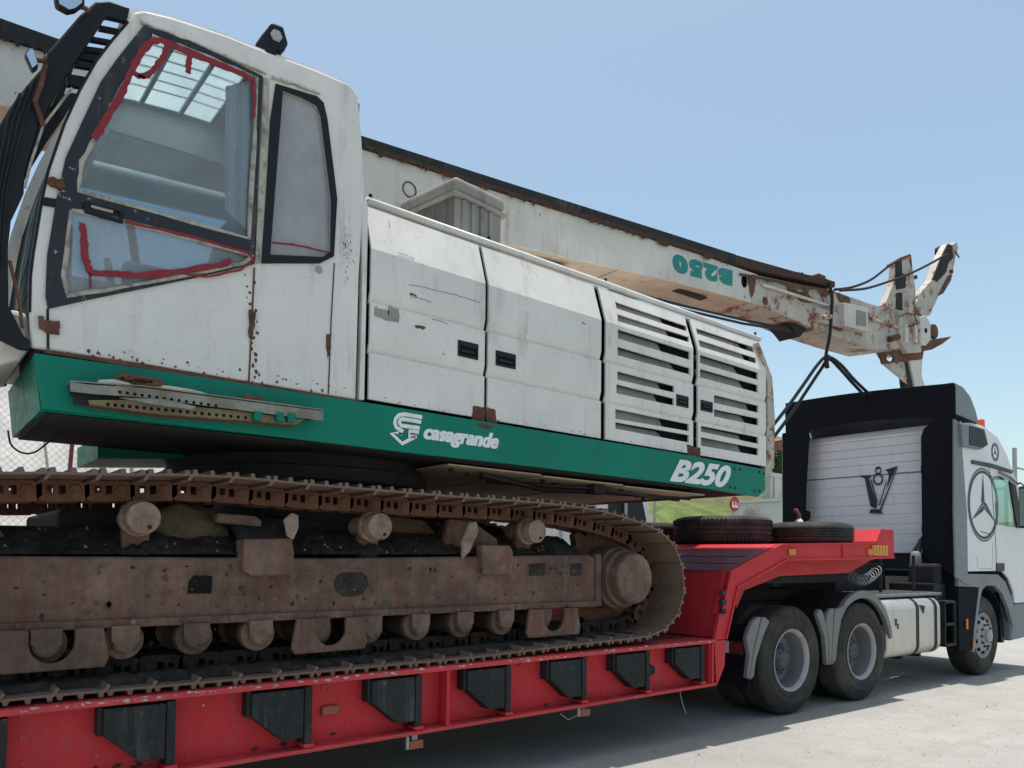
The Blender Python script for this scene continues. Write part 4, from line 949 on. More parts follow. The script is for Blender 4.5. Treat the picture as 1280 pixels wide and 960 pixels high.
for px, py in ((700, 320), (880, 361)):
    p = PY(px, py, YM); MB().box(p + V((-.25, .15, -.018)), p + V((.25, .25, -.004))).build('wear_strip', 'dark', mast)
rail = [(-60, 0), (0, 22), (70, 47), (456, 170.5), (640, 229.5), (820, 286), (920, 318), (920, 331), (820, 299.5), (639, 243.5), (457, 185.5), (0, 45.5), (-60, 25)]
MB().plate(rail, YM - .03, WM + .06).build('top_rail', 'dusty', mast, bevel=.004)
MB().plate([(920, 318.5), (1000, 341), (1030, 347.5), (1044, 352), (1044, 359), (1000, 349), (946, 338), (920, 331)], YM - .02, WM + .04).build('top_rail_end', 'darkrust', mast, bevel=.006)
for k in range(9):
    p = PY(992 + k * 5, 341 + k * 1.3, YM + .06); h = .05 + .03 * ((k * 7) % 3)
    MB().box(p + V((-.022, -.02, -.02)), p + V((.022, .10, h * .25))).build('bolt_lug', 'rust', mast, bevel=.006)
p = PY(1028, 348, YM); MB().box(p + V((-.08, .0, -.02)), p + V((.10, .2, .06))).build('saddle', 'rust', mast, bevel=.02)
# rust-eaten strip under the top rail
def jag(x0, x1, y0f, base, amp, seed, mat='rust', dy=-.034):
    rr = random.Random(seed); a = []; b = []; x = x0
    while x < x1: a.append((x, y0f(x))); b.append((x, y0f(x) + base + rr.random() ** 2 * amp)); x += rr.uniform(1.5, 6)
    return MB().plate(a + b[::-1], YM + dy, .004).build('rust_strip', mat, mast)
def rl1(x): return 45.5 + (185.5 - 45.5) * x / 457 if x < 457 else 185.5 + (243.5 - 185.5) * (x - 457) / 182 if x < 639 else 243.5 + (299.5 - 243.5) * (x - 639) / 181 if x < 820 else 299.5 + .315 * (x - 820)
jag(457, 915, lambda x: rl1(x) - 5, 3, 8, 3, 'darkrust'); jag(0, 110, lambda x: rl1(x) - 7, 5, 9, 5, 'dark')
jag(925, 1044, lambda x: 341 + .19 * (x - 925), 3, 9, 8, 'rust', -.026)
for i, px in enumerate(([(935, 345), (946, 347), (944, 362), (940, 372)], [(985, 362), (1010, 366), (1022, 380), (1000, 376)], [(1046, 366), (1062, 371), (1064, 390), (1058, 392), (1052, 378)], [(1040, 400), (1058, 404), (1052, 414), (1040, 409)])):
    scab(px, YM - .012 if i != 1 else YM + .008, 'rust', mast, 60 + i)
# forward section
fs_ = [(946, 344), (1000, 355), (1044, 364), (1085, 379), (1126, 391), (1150, 395), (1153, 431), (1100, 438), (1060, 426), (1020, 412), (946, 380)]
MB().plate(fs_, YM + .012, WM - .03).build('mast_head_beam', 'mastrust', mast, bevel=.006)
MB().plate([(940, 343), (948, 344), (948, 381), (940, 379)], YM - .008, WM + .016).build('joint_flange', 'mastrust', mast)
MB().plate([(1055, 378), (1085, 384.5), (1085.5, 415), (1056, 407)], YM - .10, .11).build('valve_box', 'mastwhite', mast, bevel=.006)
MB().plate([(1071, 387), (1083, 390), (1083, 408), (1071, 406)], YM - .108, .007).build('valve_cover', 'crate', mast, bevel=.003)
MB().plate([(1020, 384), (1055, 393), (1055, 410), (1020, 402)], YM - .04, .05).build('gusset_box', 'mastrust', mast, bevel=.006)
MB().tube([PY(953, 356, YM - .01), PY(1039, 383, YM - .01)], .02, 8).build('side_rib', 'mastwhite', mast, smooth=40)
MB().tube([PY(1088, 398, YM - .01), PY(1122, 409, YM - .01)], .02, 8).build('side_rib', 'mastrust', mast, smooth=40)
MB().tube([PY(1020, 397, YM - .03), PY(1038, 396, YM - .05)], .035, 10).build('pin_boss', 'mastrust', mast, smooth=40)
MB().lathe(PY(512, 237, YM - .004), [(.055, 0), (.06, -.006), (.068, 0), (.06, .004)], 24, closed=True).build('weld_ring', 'rust', mast)
MB().lathe(PY(957, 376, YM + .005), [(0, 0), (.05, 0), (.055, .01)], 16).build('rust_spot', 'rust', mast)
# head: sheave towers
def two(px, y0, y1, th, nm, mat, bev=.01):
    o = MB().plate(px, y0, th).build(nm, mat, mast, bevel=bev); MB().plate2([(PY(a, b, y0).x, PY(a, b, y0).z) for a, b in px], y1, th).build(nm, mat, mast, bevel=bev); return o
tw = [(1106, 381), (1118, 351), (1120, 328), (1128, 323), (1136, 325), (1142, 341), (1144.5, 364), (1146, 382), (1143, 395), (1120, 390)]
MB().plate(tw, YM + .06, .10).build('sheave_tower', 'mastrust', mast, bevel=.01)
MB().plate([(1119, 350), (1120.5, 329), (1127, 325), (1128, 342), (1133, 343), (1132, 360), (1121, 362)], YM + .052, .02).build('tower_plate', 'dark', mast)
MB().plate([(1121, 366), (1128, 366), (1128, 388), (1120, 386)], YM + .052, .02).build('tower_plate', 'dark', mast)
MB().plate([(1136, 326), (1139, 319), (1141, 341), (1138, 339)], YM + .1, .22).build('rope_guard', 'rust', mast)
MB().tube([PY(1109, 333, YM + .05), PY(1124, 324, YM + .05), PY(1137, 319, YM + .08)], .02, 6).build('guard_rod', 'rust', mast)
MB().lathe(PY(1132, 333, YM + .09), [(.0, 0), (.09, 0), (.11, .03), (.09, .08), (.11, .13), (.09, .2), (0, .2)], 20).build('sheave', 'dark', mast, smooth=40)
MB().lathe(PY(1146, 346, YM + .05), [(0, 0), (.03, 0), (.03, .25)], 10).build('pin', 'rust', mast)
arm = [(1144.5, 379), (1152, 364), (1165, 350), (1176, 321), (1185, 304), (1190, 306), (1196, 302), (1198, 310), (1194, 324), (1190.5, 346), (1178, 367), (1173, 371), (1163, 394), (1152, 396)]
MB().plate(arm, YM + .02, .12).build('tilted_arm', 'mastrust', mast, bevel=.01)
MB().plate([(1166, 349), (1177, 321), (1185, 305), (1190, 307), (1192, 322), (1186, 328), (1183, 340), (1172, 352)], YM + .008, .02).build('arm_plate', 'dark', mast)
MB().plate([(1174, 369), (1186, 345), (1190, 343), (1189, 350), (1179, 367)], YM + .0, .03).build('arm_rib', 'rust', mast)
MB().lathe(PY(1191, 339, YM - .02), [(0, 0), (.03, 0), (.03, .1)], 10).build('pin', 'rust', mast)
MB().tube([PY(1194, 314, YM), PY(1199, 322, YM - .05)], .012, 6).build('guard_rod', 'rust', mast)
MB().lathe(PY(1187, 312, YM + .09), [(.0, 0), (.09, 0), (.11, .03), (.09, .08), (.11, .13), (.09, .2), (0, .2)], 20).build('sheave', 'dark', mast, smooth=40)
hd = [(1124, 388), (1143, 391), (1150, 398), (1152, 440), (1135, 441), (1126, 425)]
MB().plate(hd, YM - .05, .45).build('head_block', 'mastrust', mast, bevel=.015)
MB().lathe(PY(1123, 408, YM - .0), [(0, -.002), (.045, -.002), (.055, .01)], 18).build('pin_hole', 'void', mast)
for px in (1131, 1143):
    p = PY(px, 410, YM - .06); MB().box(p + V((-.035, -.03, -.22)), p + V((.045, .03, .05))).build('head_rib', 'mastwhite', mast, bevel=.01)
MB().tube([PY(1124, 396, YM - .08), PY(1133, 391, YM - .08), PY(1143, 393, YM - .08), PY(1147, 405, YM - .08), PY(1132, 409, YM - .08)], .012, 6).build('pipe', 'rust', mast, smooth=40)
MB().tube([PY(1112, 424, YM - .03), PY(1123, 421, YM - .07)], .045, 10).build('pin_boss', 'rust', mast, smooth=40)
MB().plate([(1150, 396), (1157, 394), (1163, 404), (1164, 424), (1158, 432), (1152, 430)], YM - .02, .54).build('head_cheek', 'mastwhite', mast, bevel=.012)
MB().lathe(PY(1158, 413, YM - .03), [(0, 0), (.035, 0), (.045, .015)], 16).build('pin_hole', 'void', mast)
MB().lathe(PY(1169, 414, YM + .1), [(0, 0), (.11, 0), (.125, .03), (.11, .06), (.125, .2), (0, .2)], 24).build('sheave', 'rust', mast, smooth=40)
MB().plate([(1160, 425), (1190, 420.5), (1178, 430), (1165, 437), (1154, 437)], YM + .05, .3).build('spike_bracket', 'rust', mast, bevel=.005)
lug_hole = [(1113 + 4.8 * math.cos(k * .524), 447.5 + 4.4 * math.sin(k * .524)) for k in range(12)]
MB().plate([(1099, 440.5), (1156, 433.5), (1153, 449), (1104, 455)], YM + .03, .03, [lug_hole]).build('foot_bracket', 'rust', mast)
MB().plate([(1104, 455), (1130, 452), (1134, 480)], YM + .06, .02).build('foot_gusset', 'mastrust', mast)
MB().plate([(1128, 452), (1141, 451), (1148, 520), (1136, 520)], YM + .07, .08).build('foot_leg', 'dark', mast)
MB().plate([(1137, 451), (1153, 449), (1152, 470), (1160, 492), (1164, 520), (1152, 520)], YM + .04, .03).build('foot_leg_plate', 'mastwhite', mast)
MB().plate([(986, 404), (1003, 404), (1008, 412), (1000, 421), (994, 413)], YM + .06, .3).build('hose_bracket', 'dark', mast)
for dz in (0, .045):
    MB().tube([PY(760, 352, YM + .1) + V((0, 0, -.05 - dz)), PY(850, 381, YM + .1) + V((0, 0, -dz)), PY(930, 400, YM + .1) + V((0, 0, -dz)), PY(995, 413, YM + .1) + V((0, 0, -dz * .4))], .016, 7).build('hydraulic_hose', 'hose', mast, smooth=40)
lettering('B250', quad([(916, 338), (839.5, 315.5), (842, 340), (915.5, 358)], YM - .003), 'teal', mast, .085, 0, 'lettering', 1.25)
# ---- ropes at the mast head
def rope(px, y, r, label, nm='rope'):
    P_ = [V(p) if len(p) == 3 else PY(p[0], p[1], y) for p in px]
    out = []
    for i in range(len(P_) - 1):
        a, b, c, d = P_[max(i - 1, 0)], P_[i], P_[i + 1], P_[min(i + 2, len(P_) - 1)]
        for k in range(6):
            t = k / 6; out.append(.5 * ((2 * b) + (c - a) * t + (2 * a - 5 * b + 4 * c - d) * t * t + (3 * b - a - 3 * c + d) * t ** 3))
    out.append(P_[-1]); return MB().tube(out, r, 7)
for path, y, r, lab in (([(1043, 362), (1065, 359), (1088, 350), (1108, 335), (1122, 326)], YM + .04, .018, 'upper wire rope running to the upright sheave tower'),
                        ([(1050, 363), (1080, 361), (1105, 354), (1135, 343), (1160, 331), (1183, 318)], YM - .02, .018, 'lower wire rope running to the tilted mast arm'),
                        ([(1036, 352), (1040, 372), (1039, 395), (1037, 420), (1033, 440), (1032, 450)], YM - .05, .022, 'brown tie rope wrapped over the mast and hanging down')):
    o = rope(path, y, r, lab).build('wire_rope' if 'wire' in lab else 'tie_rope', 'rope', smooth=1); tag(o, lab, 'rope')
t = thing('lifting_sling', 'black looped sling hanging from the tie rope behind the cab', 'sling', tuple(PY(1034, 447, YM - .05)), None)
for k, path in enumerate(([(966, 532), (985, 508), (1005, 480), (1022, 456), (1034, 446), (1050, 455), (1068, 475), (1088, 494)], [(966, 548), (990, 516), (1010, 486), (1026, 462), (1036, 449), (1048, 459), (1064, 477), (1082, 496)])):
    rope(path, YM - .05 + .05 * k, .022, '').build('sling_leg', 'hose', t, smooth=1)
MB().tube([PY(1034, 444, YM - .07), PY(1033, 452, YM - .07), PY(1034, 460, YM - .06)], .03, 8).build('sling_knot', 'rope', t, smooth=40)
rope([(10, 538), (14, 556), (28, 566), (44, 565), (62, 552), (82, 541)], .3, .005, '').build('loose_cable', 'hose', rig, smooth=40)
# ---- weathered plastic box on the roof
def crate():
    xa, xb = -3.995, -3.475; ya, yb = .10, .74; z0_ = zR(-3.8) + .016; z1_ = 4.07; k0 = set(bpy.data.objects)
    t = thing('plastic_box', 'weathered grey plastic storage box with rounded lid on the house roof', 'box', ((xa + xb) / 2, (ya + yb) / 2, z0_))
    MB().box((xa + .02, ya + .02, z0_), (xb - .02, yb - .02, z1_)).build('box_body', 'crate', t, bevel=.03, seg=3)
    MB().box((xa - .008, ya - .008, z1_ - .015), (xb + .008, yb + .008, z1_ + .012)).build('box_rim', 'crate', t, bevel=.008)
    MB().box((xa, ya, z1_ + .013), (xb, yb, z1_ + .13)).build('lid', 'crate', t, bevel=.045, seg=4)
    for k in range(4):
        x = xa + .08 + k * .09; MB().box((x, ya + .004, z0_), (x + .04, ya + .03, z1_ - .02)).build('rib', 'crate', t, bevel=.008)
    MB().box((xa + .012, ya + .035, z0_), (xa + .022, yb - .03, z1_ - .016)).build('box_end', 'cratedark', t)  # end face coloured darker for its shade and stains
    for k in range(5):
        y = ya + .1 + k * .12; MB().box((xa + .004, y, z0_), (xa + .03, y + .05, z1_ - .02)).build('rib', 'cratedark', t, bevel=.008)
    T_ = Matrix.Translation((xa, ya, 0)) @ Matrix.Rotation(R_(9), 4, 'Z') @ Matrix.Translation((-xa, -ya, 0))
    for o in set(bpy.data.objects) - k0:
        if o.type == 'MESH': o.data.transform(T_)
crate()
# ---- crawler tracks
tip_px = [(0, 885), (17, 881), (120, 872.5), (316, 855), (450, 841), (603, 828), (676, 816.5), (752, 807), (797, 802.5), (822, 798), (842, 785), (854, 765), (859.5, 738), (858, 715), (854, 696), (846, 678), (833, 663), (807, 650.5), (777, 640.5), (747, 632.5), (710, 627), (672, 623), (630, 619.5), (580, 616), (527, 611.5), (472, 606.5), (385, 599), (320, 592), (260, 587), (140, 585.5), (62, 583), (0, 585)]
YS = -.05
tip = [(p.x, p.z) for p in pts(tip_px, YS)]
for i in range(10): tip[i] = (tip[i][0], max(tip[i][1], zt(tip[i][0]) + .001) if i < 9 else tip[i][1])
lx, lz = -6.95, 1.36
tip += [(-6.95, 1.93)] + [(lx + .57 * math.cos(a), lz + .57 * math.sin(a)) for a in [R_(110 + 20 * k) for k in range(8)]] + [(-6.95, zt(-6.95) + .002)]
# smooth, close, resample
def resample(P_, n):
    L_ = [0]
    for i in range(len(P_)): a, b = P_[i], P_[(i + 1) % len(P_)]; L_.append(L_[-1] + math.hypot(b[0] - a[0], b[1] - a[1]))
    out = []; T = L_[-1]; j = 0
    for k in range(n):
        s = T * k / n
        while L_[j + 1] < s: j += 1
        u = (s - L_[j]) / max(1e-6, L_[j + 1] - L_[j]); a, b = P_[j], P_[(j + 1) % len(P_)]
        out.append((a[0] + (b[0] - a[0]) * u, a[1] + (b[1] - a[1]) * u))
    return out, T
dense, T = resample(tip, 400)
for _ in range(6): dense = [((dense[i - 1][0] + dense[i][0] * 2 + dense[(i + 1) % 400][0]) / 4, (dense[i - 1][1] + dense[i][1] * 2 + dense[(i + 1) % 400][1]) / 4) for i in range(400)]
NS = round(T / .222)
cen, T = resample(dense, NS); pitch = T / NS
H = .036; hp = pitch / 2
shoe_prof = [(-hp, 0), (hp - .012, 0), (hp + .008, -.028), (hp + .02, -.020), (hp, .013), (hp - .008, .013), (hp - .012, H), (hp - .03, H), (hp - .036, .013), (.014, .013), (.009, H), (-.009, H), (-.014, .013), (-hp + .036, .013), (-hp + .03, H - .004), (-hp + .012, H - .004), (-hp + .006, .013)]
YW = .86
frame_top = MB()
def make_track(y0, first=None):
    s = 1
    yf = y0 + .21           # outer face of the track frame
    def fx(px, py): p = PY(px, py, .16); return (p.x, p.z)
    body = [(-6.6, 1.49), (-4.8, 1.495), (-2.62, 1.545), (-2.54, 1.515), (-2.50, 1.135), (-6.6, 1.115)]
    m = MB().prism([(x, yf, z) for x, z in [(-6.9, 1.49)] + body[1:5] + [(-6.9, 1.12)]], (0, .32, 0))
    tr = m.build('crawler_track', 'mud', rig, bevel=.02, seg=3)
    D = y0 - YS
    MB().prism([(-6.9, yf - .025, 1.115), (-2.5, yf - .025, 1.13), (-2.5, yf - .025, 1.175), (-6.9, yf - .025, 1.16)], (0, .06, 0)).build('bottom_flange', 'mud', tr, bevel=.006)
    MB().box((-2.56, yf - .02, 1.14), (-2.5, yf + .03, 1.55)).build('end_flange', 'mud', tr, bevel=.006)
    m = MB(); rr = random.Random(3); n = 170; vs = []; K = 10
    for i in range(n + 1):
        x = -6.88 + 4.2 * i / n; lump = .02 * math.sin(x * 7.3) * math.sin(x * 3.1 + 1) + .012 * math.sin(x * 19)
        for j in range(K):
            y = .004 + .311 * j / (K - 1); vs.append((x, yf + y, 1.492 + (x + 6.88) * .0115 + .002 + y * .48 + (.0 if j in (0, K - 1) else rr.uniform(-.012, .016) + lump * math.sin(math.pi * j / (K - 1)))))
    m.add(vs, [(i * K + j, (i + 1) * K + j, (i + 1) * K + j + 1, i * K + j + 1) for i in range(n) for j in range(K - 1)]);
    db = MB()
    for _ in range(60):
        x = rr.uniform(-6.8, -2.7); y = rr.uniform(.01, .29); r = rr.uniform(.005, .016); c_ = V((x, yf + y, 1.497 + (x + 6.88) * .0115 + y * .48 + r * .4))
        db.add([c_ + V((r, 0, -r * .5)), c_ + V((-r * .6, r * .8, -r * .5)), c_ + V((-r * .5, -r * .8, -r * .5)), c_ + V((0, 0, r * rr.uniform(.5, 1)))], [(0, 1, 3), (1, 2, 3), (2, 0, 3), (0, 2, 1)])
    o_ = db.build('loose_debris', 'roller', tr); o_['kind'] = 'stuff'; m.prism([(-6.88, yf + .315, 1.4), (-2.68, yf + .315, 1.4), (-2.68, yf + .315, 1.685), (-6.88, yf + .315, 1.64)], (0, .004, 0)); m.build('caked_dirt', 'soot_shade', tr, smooth=1)
    # flat plates on the frame face, coloured for the shade of its hollows
    def face(px, nm, mat, dy=-.004, th=.003, bev=0): return MB().plate2([(PY(a, b, .16).x, PY(a, b, .16).z) for a, b in px], yf + dy, th).build(nm, mat, tr, bevel=bev)
    face([(236, 727), (242, 719), (265, 720), (264, 742), (234, 742)], 'access_hole', 'void')
    face([(422, 718), (431, 715), (443, 716), (452, 715), (459, 722), (460, 732), (453, 742), (440, 746), (428, 745), (419, 738), (417, 728)], 'hollow_shade', 'soot_shade', -.003, .002)
    face([(661, 705), (681, 704), (681, 719), (661, 720)], 'access_hole', 'soot_shade'); face([(712, 705), (727, 704), (727, 719), (713, 720)], 'access_hole', 'soot_shade')
    rs = random.Random(80)
    for nm_, mt_, cnt, lo, hi in (('oil_spots', 'soot_shade', 45, .004, .014), ('rust_blooms', 'link', 55, .004, .018), ('dust_specks', 'roller', 50, .002, .007)):
        splats(nm_, mt_, tr, yf - .0035 - .0004 * cnt / 30, [(rs.uniform(-6.55, -2.65), 1.18 + abs(rs.gauss(0, .13)) if rs.random() < .5 else 1.46 - abs(rs.gauss(0, .10)), rs.uniform(lo, hi), rs.uniform(.5, 1.6)) for _ in range(cnt)], cnt, .003)
    for k in range(16): MB().lathe((-6.5 + k * .26, yf - .03, 1.145), [(0, -.004), (.016, -.004), (.018, .008)], 6).build('bolt', 'grease', tr)
    # carrier rollers
    for px, py in ((180, 647), (476, 658), (672, 664)):
        p = PY(px, py, .10); c = V((p.x, y0 + .15, p.z))
        MB().lathe(c, [(0, 0), (.083, 0), (.088, .008), (.088, .07), (.075, .075), (.075, .10), (.10, .105), (.10, .14), (.07, .145), (.07, .32)], 28).build('carrier_roller', 'roller', tr, smooth=35)
        MB().lathe((c.x + .03, c.y - .004, c.z - .05), [(0, 0), (.012, 0), (.013, .006)], 8).build('plug', 'dark', tr)
        MB().box((c.x - .07, yf + .10, 1.50), (c.x + .07, yf + .16, c.z + .04)).build('roller_bracket', 'mud', tr, bevel=.01)
    # bottom rollers
    for k in range(10):
        x = -6.38 + k * .362; c = V((x, y0 + .15, 1.05))
        o = MB().lathe(c, [(0, .02), (.062, .02), (.066, .03), (.066, .06), (.10, .065), (.105, .08), (.105, .12), (.085, .13), (.085, .42), (.105, .43), (.105, .47), (0, .48)], 24).build('bottom_roller', 'grease', tr, smooth=35)
        MB().plate2([(x - .07, 1.13), (x + .07, 1.13), (x + .07, 1.05), (x + .05, 1.035), (x + .035, 1.0), (x + .01, 1.01), (x - .01, .995), (x - .04, 1.01), (x - .055, 1.04), (x - .07, 1.05)], y0 + .158, .03).build('roller_retainer', 'grease', tr, bevel=.006)
    # chain guides
    for x0, x1 in ((-6.62, -6.10), (-5.12, -4.62), (-3.32, -2.78)):
        xm = (x0 + x1) / 2; hole = [(xm - .10, 1.128)] + [(xm + .10 * math.cos(R_(a)), 1.06 + .10 * math.sin(R_(a))) for a in range(180, 361, 20)] + [(xm + .10, 1.128)]
        o2 = [(x0 + .03, 1.13)] + hole + [(x1 - .03, 1.13), (x1, .97), (x1 - .02, .925), (x0 + .02, .92), (x0, .96)]
        m = MB(); m.plate2(o2, y0 + .13, .03); m.build('chain_guide', 'mud', tr, bevel=.008)
    # brackets on top of the frame
    def blk(px, yy, th, nm='top_bracket', mat='mud'): return MB().plate2([(PY(a, b, .12).x, PY(a, b, .12).z) for a, b in px], y0 + yy, th).build(nm, mat, tr, bevel=.012)
    blk([(302, 674), (362, 673), (365, 690), (364, 713), (352, 719), (312, 720), (301, 713)], .13, .14)
    a_, b_ = PY(302, 674, .12), PY(362, 673, .12)
    MB().prism([(a_.x, y0 + .135, a_.z - .02), (b_.x, y0 + .135, b_.z - .02), (b_.x - .01, y0 + .42, b_.z + .12), (a_.x + .02, y0 + .42, a_.z + .12)], (0, .01, -.05)).build('bracket_top', 'soot_shade', tr, bevel=.01)
    blk([(352, 650), (362, 641), (371, 644), (371, 660), (364, 676), (356, 670)], .135, .02, 'ear_plate', 'roller')
    for px in (317, 350): p = PY(px, 700, .12); MB().lathe((p.x, y0 + .142, p.z), [(0, 0), (.018, 0), (.02, .012)], 10).build('bolt', 'dark', tr)
    blk([(282, 640), (330, 644), (338, 650), (336, 658), (280, 652)], .30, .12, 'top_cap')
    blk([(600, 681), (636, 682), (640, 690), (638, 718), (602, 718)], .15, .08); blk([(578, 676), (588, 652), (597, 652), (599, 664), (588, 690), (578, 700)], .17, .03, 'ear_plate', 'roller')
    blk([(578, 648), (608, 650), (640, 674), (640, 690), (570, 690)], .34, .06, 'web_plate')
    # drive sprocket and hub
    c = V((-2.25, y0 + .05, 1.355))
    MB().lathe(c, [(0, 0), (.19, 0), (.205, .012), (.21, .03), (.21, .10), (.235, .11), (.24, .16), (.26, .18), (.26, .46), (0, .47)], 40).build('hub', 'grease', tr, smooth=35)
    m = MB(); nt_ = 15
    o2 = []
    for k in range(nt_ * 4):
        a = 2 * math.pi * k / (nt_ * 4); r = .47 if k % 4 in (1, 2) else .40; o2.append((c.x + r * math.cos(a), c.z + r * math.sin(a)))
    m.plate2(o2, y0 + .44, .07); m.build('sprocket', 'link', tr)
    MB().lathe((lx, y0 + .38, lz), [(.0, 0), (.42, 0), (.46, .02), (.46, .12), (.42, .14), (0, .14)], 36).build('idler', 'mud', tr, smooth=35)
    # shoes and links
    if first is None:
        sm = MB().prism([(x, 0, z) for x, z in shoe_prof], (0, YW, 0)).build('track_shoe', 'shoe', tr)
        lk = MB(); out = [(-hp - .012, -.004), (hp - .03, -.004), (hp + .012, -.03), (hp + .012, -.10), (hp - .03, -.115), (-hp + .02, -.115), (-hp - .012, -.08)]
        h1 = [(-.012, -.03), (.022, -.03), (.022, -.078), (-.012, -.078)]; h2 = [(.045, -.03), (.075, -.03), (.075, -.07), (.045, -.07)]
        for yy in (.33, .55): lk.plate2(out, yy, .035, [h1, h2])
        lk.lathe((-hp + .055, .322, -.055), [(0, 0), (.026, 0), (.034, .008), (.034, .27)], 12)
        lm = lk.build('track_link', 'link', tr)
        lm2 = lk.build('track_link', 'soot_shade', tr)  # bottom-run copy: shade under the frame and oily dirt put into its colour
    else: sm, lm, lm2 = first
    used = set()
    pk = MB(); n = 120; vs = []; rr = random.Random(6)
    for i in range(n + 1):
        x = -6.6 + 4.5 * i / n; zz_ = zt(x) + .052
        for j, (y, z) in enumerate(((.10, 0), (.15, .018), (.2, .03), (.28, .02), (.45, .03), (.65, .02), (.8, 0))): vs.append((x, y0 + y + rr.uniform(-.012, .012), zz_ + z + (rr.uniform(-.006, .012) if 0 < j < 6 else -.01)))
    pk.add(vs, [(i * 7 + j, (i + 1) * 7 + j, (i + 1) * 7 + j + 1, i * 7 + j + 1) for i in range(n) for j in range(6)]); pk.build('shaded_dirt_strip', 'soot_shade', tr, smooth=1)  # dark strip on the bottom shoes: painted inner shade and packed dirt
    for i in range(NS):
        a, b = cen[i], cen[(i + 1) % NS]; mx, mz = (a[0] + b[0]) / 2, (a[1] + b[1]) / 2
        tx, tz = b[0] - a[0], b[1] - a[1]; l = math.hypot(tx, tz); tx /= l; tz /= l
        nx_, nz_ = tz, -tx                      # outward for a counter-clockwise loop
        ang = Matrix(((tx, 0, nx_, mx - nx_ * H), (0, 1, 0, y0), (tz, 0, nz_, mz - nz_ * H), (0, 0, 0, 1)))
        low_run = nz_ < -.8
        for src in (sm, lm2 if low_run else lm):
            if first is None and src not in used: src.matrix_basis = ang; used.add(src)
            else: dup(src, tr, ang)
    return sm, lm, lm2
pair = make_track(YS)
# far track: mirrored across the machine, so its frame faces the other side
make_track(1.80, pair)
# car body and swing bearing between the tracks
cb = MB().box((-6.28, .60, 1.25), (-3.75, 2.0, 1.76)).build('car_body', 'dark', rig, bevel=.03)
blob(PY(232, 662, .45) - V((0, 0, .06)), .26, .10, .2, 5).build('dirt_heap', 'dirtheap', cb, smooth=1)
MB().prism([(-4.3, .52, 1.5), (-3.75, .52, 1.5), (-3.75, .52, 1.62), (-3.95, .52, 1.78), (-4.3, .52, 1.8)], (0, .07, 0)).build('body_web', 'mud', cb, bevel=.01)
for x in (-5.2, -3.75): MB().box((x, .32, 1.2), (x + .35, 2.3, 1.48)).build('axle_beam', 'mud', cb, bevel=.02)
MB().lathe((-4.62, 1.2, 1.745), [(.0, 0), (.60, 0), (.60, .24), (.93, .245), (.95, .26), (.95, .34), (.92, .35), (.92, .425), (0, .425)], 72, 'Z').build('swing_bearing', 'dark', rig, smooth=35)
# ================================================================ tractor truck
truck = thing('tractor_truck', 'white three axle tractor truck with black rear deflectors pulling the trailer', 'truck', (2.4, 1.25, 0))
TR = .535
def tyre_prof(r, wd, n=5):
    ri = .30; p = [(ri, .03), (ri + .012, .008), (r * .62, .0), (r * .635, -.007), (r * .655, -.007), (r * .67, -.001), (r * .76, -.006), (r * .775, -.010), (r * .79, -.006), (r * .86, .003), (r * .955, .022), (r * .99, .045)]
    for i in range(n):
        a = .045 + (wd - .09) * i / n; b = .045 + (wd - .09) * (i + 1) / n; k = r * .992 if i in (0, n - 1) else r
        p += [(k, a + .005), (k, b - .005), (k - .013, b - .004), (k - .013, b + .004)]
    return p[:-2] + [(r * .99, wd - .045), (r * .955, wd - .022), (r * .84, wd - .002), (r * .66, wd + .004), (ri + .012, wd - .008), (ri, wd - .03), (ri - .004, wd - .05), (ri - .004, .05)]
def wheel_rear(x, near, inner=False):
    y = 0.0 if near else 2.5; s = 1 if near else -1
    if inner: y += s * .33
    wd = .30
    def pr(p): return [(r, s * h) for r, h in p]
    c = (x, y, TR)
    w_ = MB().lathe(c, pr(tyre_prof(TR, wd)), 64, closed=True).build('wheel', 'tyre', truck, smooth=38)
    MB().lathe(c, pr([(.296, .022), (.305, .012), (.298, .008), (.286, .02), (.274, .05), (.266, .10), (.262, .17), (.255, .20), (.20, .215), (.0, .22), (0, .23), (.21, .23), (.268, .21), (.275, .10), (.29, .05)]), 48, closed=True).build('rim', 'hubgrey', w_, smooth=38)
    MB().lathe(c, pr([(.302, .018), (.308, .008), (.300, .002), (.284, .014), (.272, .045), (.278, .05)]), 48, closed=True).build('rim_lip', 'rim', w_, smooth=38)
    if not inner:
        MB().lathe(c, pr([(0, .09), (.07, .09), (.10, .10), (.12, .12), (.12, .15), (.155, .17), (.16, .215)]), 28).build('hub', 'hub', w_, smooth=38)
        for k in range(10):
            a = 2 * math.pi * k / 10 + .2; MB().lathe((x + .172 * math.cos(a), y + s * .185, TR + .172 * math.sin(a)), [(0, 0), (.014, 0), (.014, s * .035)], 6).build('wheel_nut', 'hub', w_)
        for k in range(8):
            a = 2 * math.pi * k / 8; MB().lathe((x + .092 * math.cos(a), y + s * .088, TR + .092 * math.sin(a)), [(0, 0), (.011, 0), (.011, s * .025)], 6).build('hub_bolt', 'hub', w_)
    return w_
for x in (0.0, 1.35):
    for nr in (True, False): wheel_rear(x, nr); wheel_rear(x, nr, True)
    MB().tube([(x, .35, TR), (x, 2.15, TR)], .11, 14).lathe((x, 1.25, TR), [(.0, -.2), (.16, -.18), (.22, -.05), (.22, .05), (.16, .18), (0, .2)], 20).build('axle', 'dark', truck, smooth=40)
